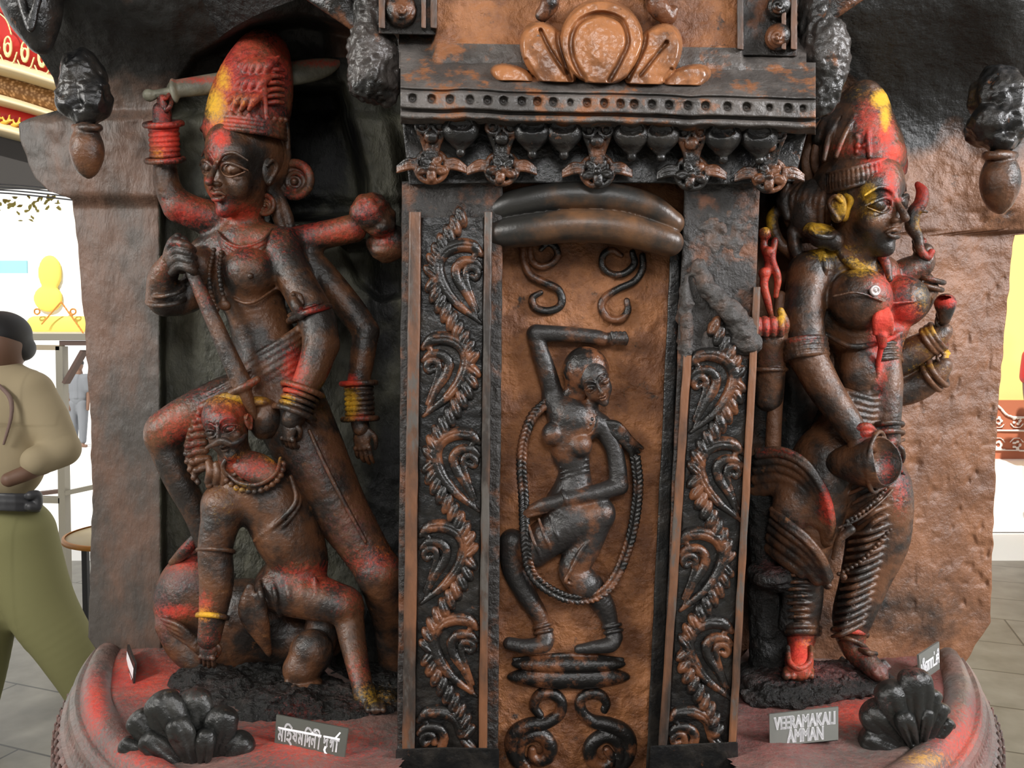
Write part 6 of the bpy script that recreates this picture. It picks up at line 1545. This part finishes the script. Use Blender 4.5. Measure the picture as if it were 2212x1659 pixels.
    S.tube([(2140, 866, 3, 3), (2160, 880, 3, 3), (2185, 900, 3, 3), (2260, 902, 3, 3)], k=1); S.tube([(2130, 929, 3, 2.5), (2300, 932, 3, 2.5)], k=1, n=1); S.tube([(2130, 971, 3, 2.5), (2300, 976, 3, 2.5)], k=1, n=1)
    for i in range(3):
        for s_ in (1, -1):
            x = 2156+i*40; y = 935+s_*26
            for q in range(5): S.ell((x+7*math.cos(q*1.257), y+7*math.sin(q*1.257), 2), (4, 4, 3))
            S.tube([(x-14, y-6*s_, 2, 2), (x-6, y-14*s_, 2, 2), (x+6, y-14*s_, 2, 2), (x+14, y-6*s_, 2, 2)], k=1)
    S.build('white_scroll', M['scrollwhite'], t)
    box('kerb', (a[0], 6.5, 0), (b[0], 6.96, b[2]+.0), M['scrollwhite'], t)
def far_person(px, head_y, foot_y, Y, label, mats, facing=1, s=1.0):
    t = thing('person', PW(px, foot_y, Y), label, 'person')
    h = (foot_y-head_y); u = h/7.5
    S = Sculpt(Y, .012, k=u*.15)
    S.ell((px, head_y+u*.5, 0), (u*.33, u*.5, u*.42)); S.tube([(px, head_y+u*.9, 0, u*.2), (px, head_y+u*1.3, 0, u*.25)])
    for s_ in (-1, 1):
        S.tube([(px+s_*u*.7, head_y+u*1.6, 0, u*.24), (px+s_*u*.85, head_y+u*2.8, 0, u*.2), (px+s_*u*.8, head_y+u*3.9, u*.3, u*.14), (px+s_*u*.78, head_y+u*4.3, u*.35, u*.13)])
        S.tube([(px+s_*u*.35, head_y+u*6.9, u*.3*s_, u*.18), (px+s_*u*.36, foot_y-u*.12, u*.3*s_+u*.1, u*.16), (px+s_*u*.4+facing*u*.25, foot_y-u*.08, u*.3*s_+u*.3, u*.12)])
    S.tube([(px, head_y+u*1.2, 0, u*.3), (px, head_y+u*3.8, 0, u*.4)]).tube([(px-u*.7, head_y+u*1.6, 0, u*.22), (px+u*.7, head_y+u*1.6, 0, u*.22)])
    for s_ in (-1, 1): S.tube([(px, head_y+u*3.8, 0, u*.3), (px+s_*u*.36, head_y+u*5.4, u*.2*s_, u*.2), (px+s_*u*.35, head_y+u*6.9, u*.3*s_, u*.18)])
    S.build('body', M['skin'], t)
    S = Sculpt(Y, .012, k=u*.3)
    S.ell((px, head_y+u*2.3, 0), (u*.85, u*1.1, u*.5)).ell((px, head_y+u*3.4, 0), (u*.7, u*.7, u*.5))
    for s_ in (-1, 1): S.tube([(px+s_*u*.7, head_y+u*1.6, 0, u*.32), (px+s_*u*.85, head_y+u*2.5, 0, u*.28)])
    S.build('shirt', M[mats[0]], t)
    S = Sculpt(Y, .012, k=u*.2)
    for s_ in (-1, 1): S.tube([(px+s_*u*.35, head_y+u*3.8, 0, u*.48), (px+s_*u*.38, head_y+u*5.4, u*.2*s_, u*.36), (px+s_*u*.36, head_y+u*7.0, u*.3*s_, u*.27)])
    S.build('trousers', M[mats[1]], t)
    S = Sculpt(Y, .012, k=u*.1); S.ell((px, head_y+u*.32, -u*.05), (u*.38, u*.36, u*.46)); S.build('hair', M['hairm'], t)
def people():
    # uniformed figure walking away on the left, cut by the frame
    Y = 3.0
    t = thing('person', (PW(60, 1600, Y)[0], Y, 0), 'person in khaki uniform and grey belt striding away at the left edge, blurred by movement', 'person')
    S = Sculpt(Y, .005, k=14)
    S.ell((6, 742, 0), (46, 62, 55)).tube([(4, 780, -4, 32), (2, 830, -6, 38)])
    S.tube([(92, 1000, 20, 22), (60, 1020, 60, 18), (20, 1036, 80, 16)], k=6)
    S.tube([(2, 820, -6, 30), (-6, 1000, 0, 50), (-6, 1150, 0, 50)]).tube([(0, 860, 0, 30), (66, 850, 0, 30), (102, 905, 4, 28), (134, 968, 10, 24), (92, 1000, 20, 22)])
    S.tube([(-6, 1150, 0, 50), (84, 1300, 0, 44), (144, 1400, -10, 38), (222, 1560, -50, 26), (230, 1590, -56, 16)]).tube([(-6, 1150, 0, 50), (-40, 1300, 10, 44), (-50, 1440, 20, 36), (-70, 1580, 30, 20)])
    S.build('body', M['skin'], t)
    S = Sculpt(Y, .005, k=6); S.ell((4, 722, -6), (56, 50, 60)); S.ell((48, 752, -20), (22, 28, 36)).ell((14, 760, -34), (44, 34, 36)); S.build('hair', M['hairm'], t)
    S = Sculpt(Y, .005, k=26)
    S.ell((-10, 900, 0), (104, 110, 66)).ell((-5, 1000, 0), (98, 90, 62)).tube([(-70, 830, 0, 34), (0, 815, 0, 34), (66, 842, 0, 36)]).tube([(-4, 800, -4, 36), (-4, 830, -4, 44)])
    S.tube([(70, 850, 0, 42), (102, 905, 4, 42), (134, 968, 10, 36)], k=18).tube([(134, 972, 10, 35), (104, 986, 30, 34), (80, 995, 50, 32)], k=10)
    for i in range(4): S.tube([(60-i*16, 870+i*30, 70, 3), (30-i*12, 930+i*26, 74, 4), (20, 1020, 66, 3)], k=8, op='-')
    S.build('shirt', M['khaki'], t)
    S = Sculpt(Y, .005, k=2); S.ring((-8, 1084, 0), (.03, -1, 0), 94, 3); 
    for i in range(9): S.ring((-8, 1068+i*4, 0), (.03, -1, 0), 92, 4, k=3)
    S.tube([(66, 1070, 66, 10), (80, 1070, 56, 10), (80, 1094, 56, 10), (66, 1094, 66, 10)], k=3)
    S.build('belt', M['belt'], t)
    S = Sculpt(Y, .006, k=26)
    S.ell((-6, 1150, 0), (98, 90, 66))
    S.tube([(36, 1160, 0, 76), (84, 1300, 0, 68), (144, 1400, -10, 58), (190, 1480, -30, 50), (222, 1560, -50, 42)])
    S.tube([(-44, 1160, 0, 76), (-40, 1300, 10, 68), (-50, 1440, 20, 56), (-70, 1570, 30, 44)])
    S.tube([(60, 1180, 70, 3), (90, 1240, 72, 4), (120, 1330, 62, 3)], k=8, op='-')
    S.build('trousers', M['khaki2'], t)
    for (x, z, dx) in ((228, -55, 30), (-70, 30, 10)):
        S = Sculpt(Y, .005, k=8); S.ell((x, 1592, z), (30, 16, 24)).ell((x+dx, 1600, z-10), (26, 11, 20)); S.build('shoe', M['shoe'], t)
    S = Sculpt(Y, .005, k=3); S.tube([(-2, 832, 56, 4), (22, 860, 62, 5), (24, 900, 68, 4), (8, 960, 66, 3)], k=3); o = S.build('shoulder_cord', M['rust'], t); o['label'] = 'dull maroon shoulder cord'
    far_person(170, 776, 965, 12.5, 'distant person in grey clothing outside, behind the barrier brace', ('greycloth', 'greycloth'))
    far_person(2262, 690, 1062, 7.2-.9, 'distant person at the right edge wearing red and dark trousers, feet and sleeve showing', ('red', 'hairm'), -1)
M['orange'] = simple('orange painted edge', (.55, .22, .03), .5)
M['cream2'] = simple('cream gold raised scroll', (.80, .62, .30), .4)
M['pale_wood'] = simple('pale timber rail', (.60, .50, .36), .7)
M['yellow_wall'] = simple('yellow shrine wall', (.95, .74, .26), .8)
import time, os
T0 = time.time()
# ------------------------------------------------------------------ build everything
def step(f, *a):
    f(*a)
for f in (floor, background, people, wall_left, wall_right, soffit, pier, plinth, rocks, left_goddess, sword, spear, demon, buffalo, right_goddess, right_extras, brackets, buds, signs):
    t = time.time(); f(); print('STEP', f.__name__, round(time.time()-t, 1), flush=True)
print('TOTAL', time.time()-T0, 'polys', sum(len(o.data.polygons) for o in bpy.data.objects if o.type == 'MESH'))
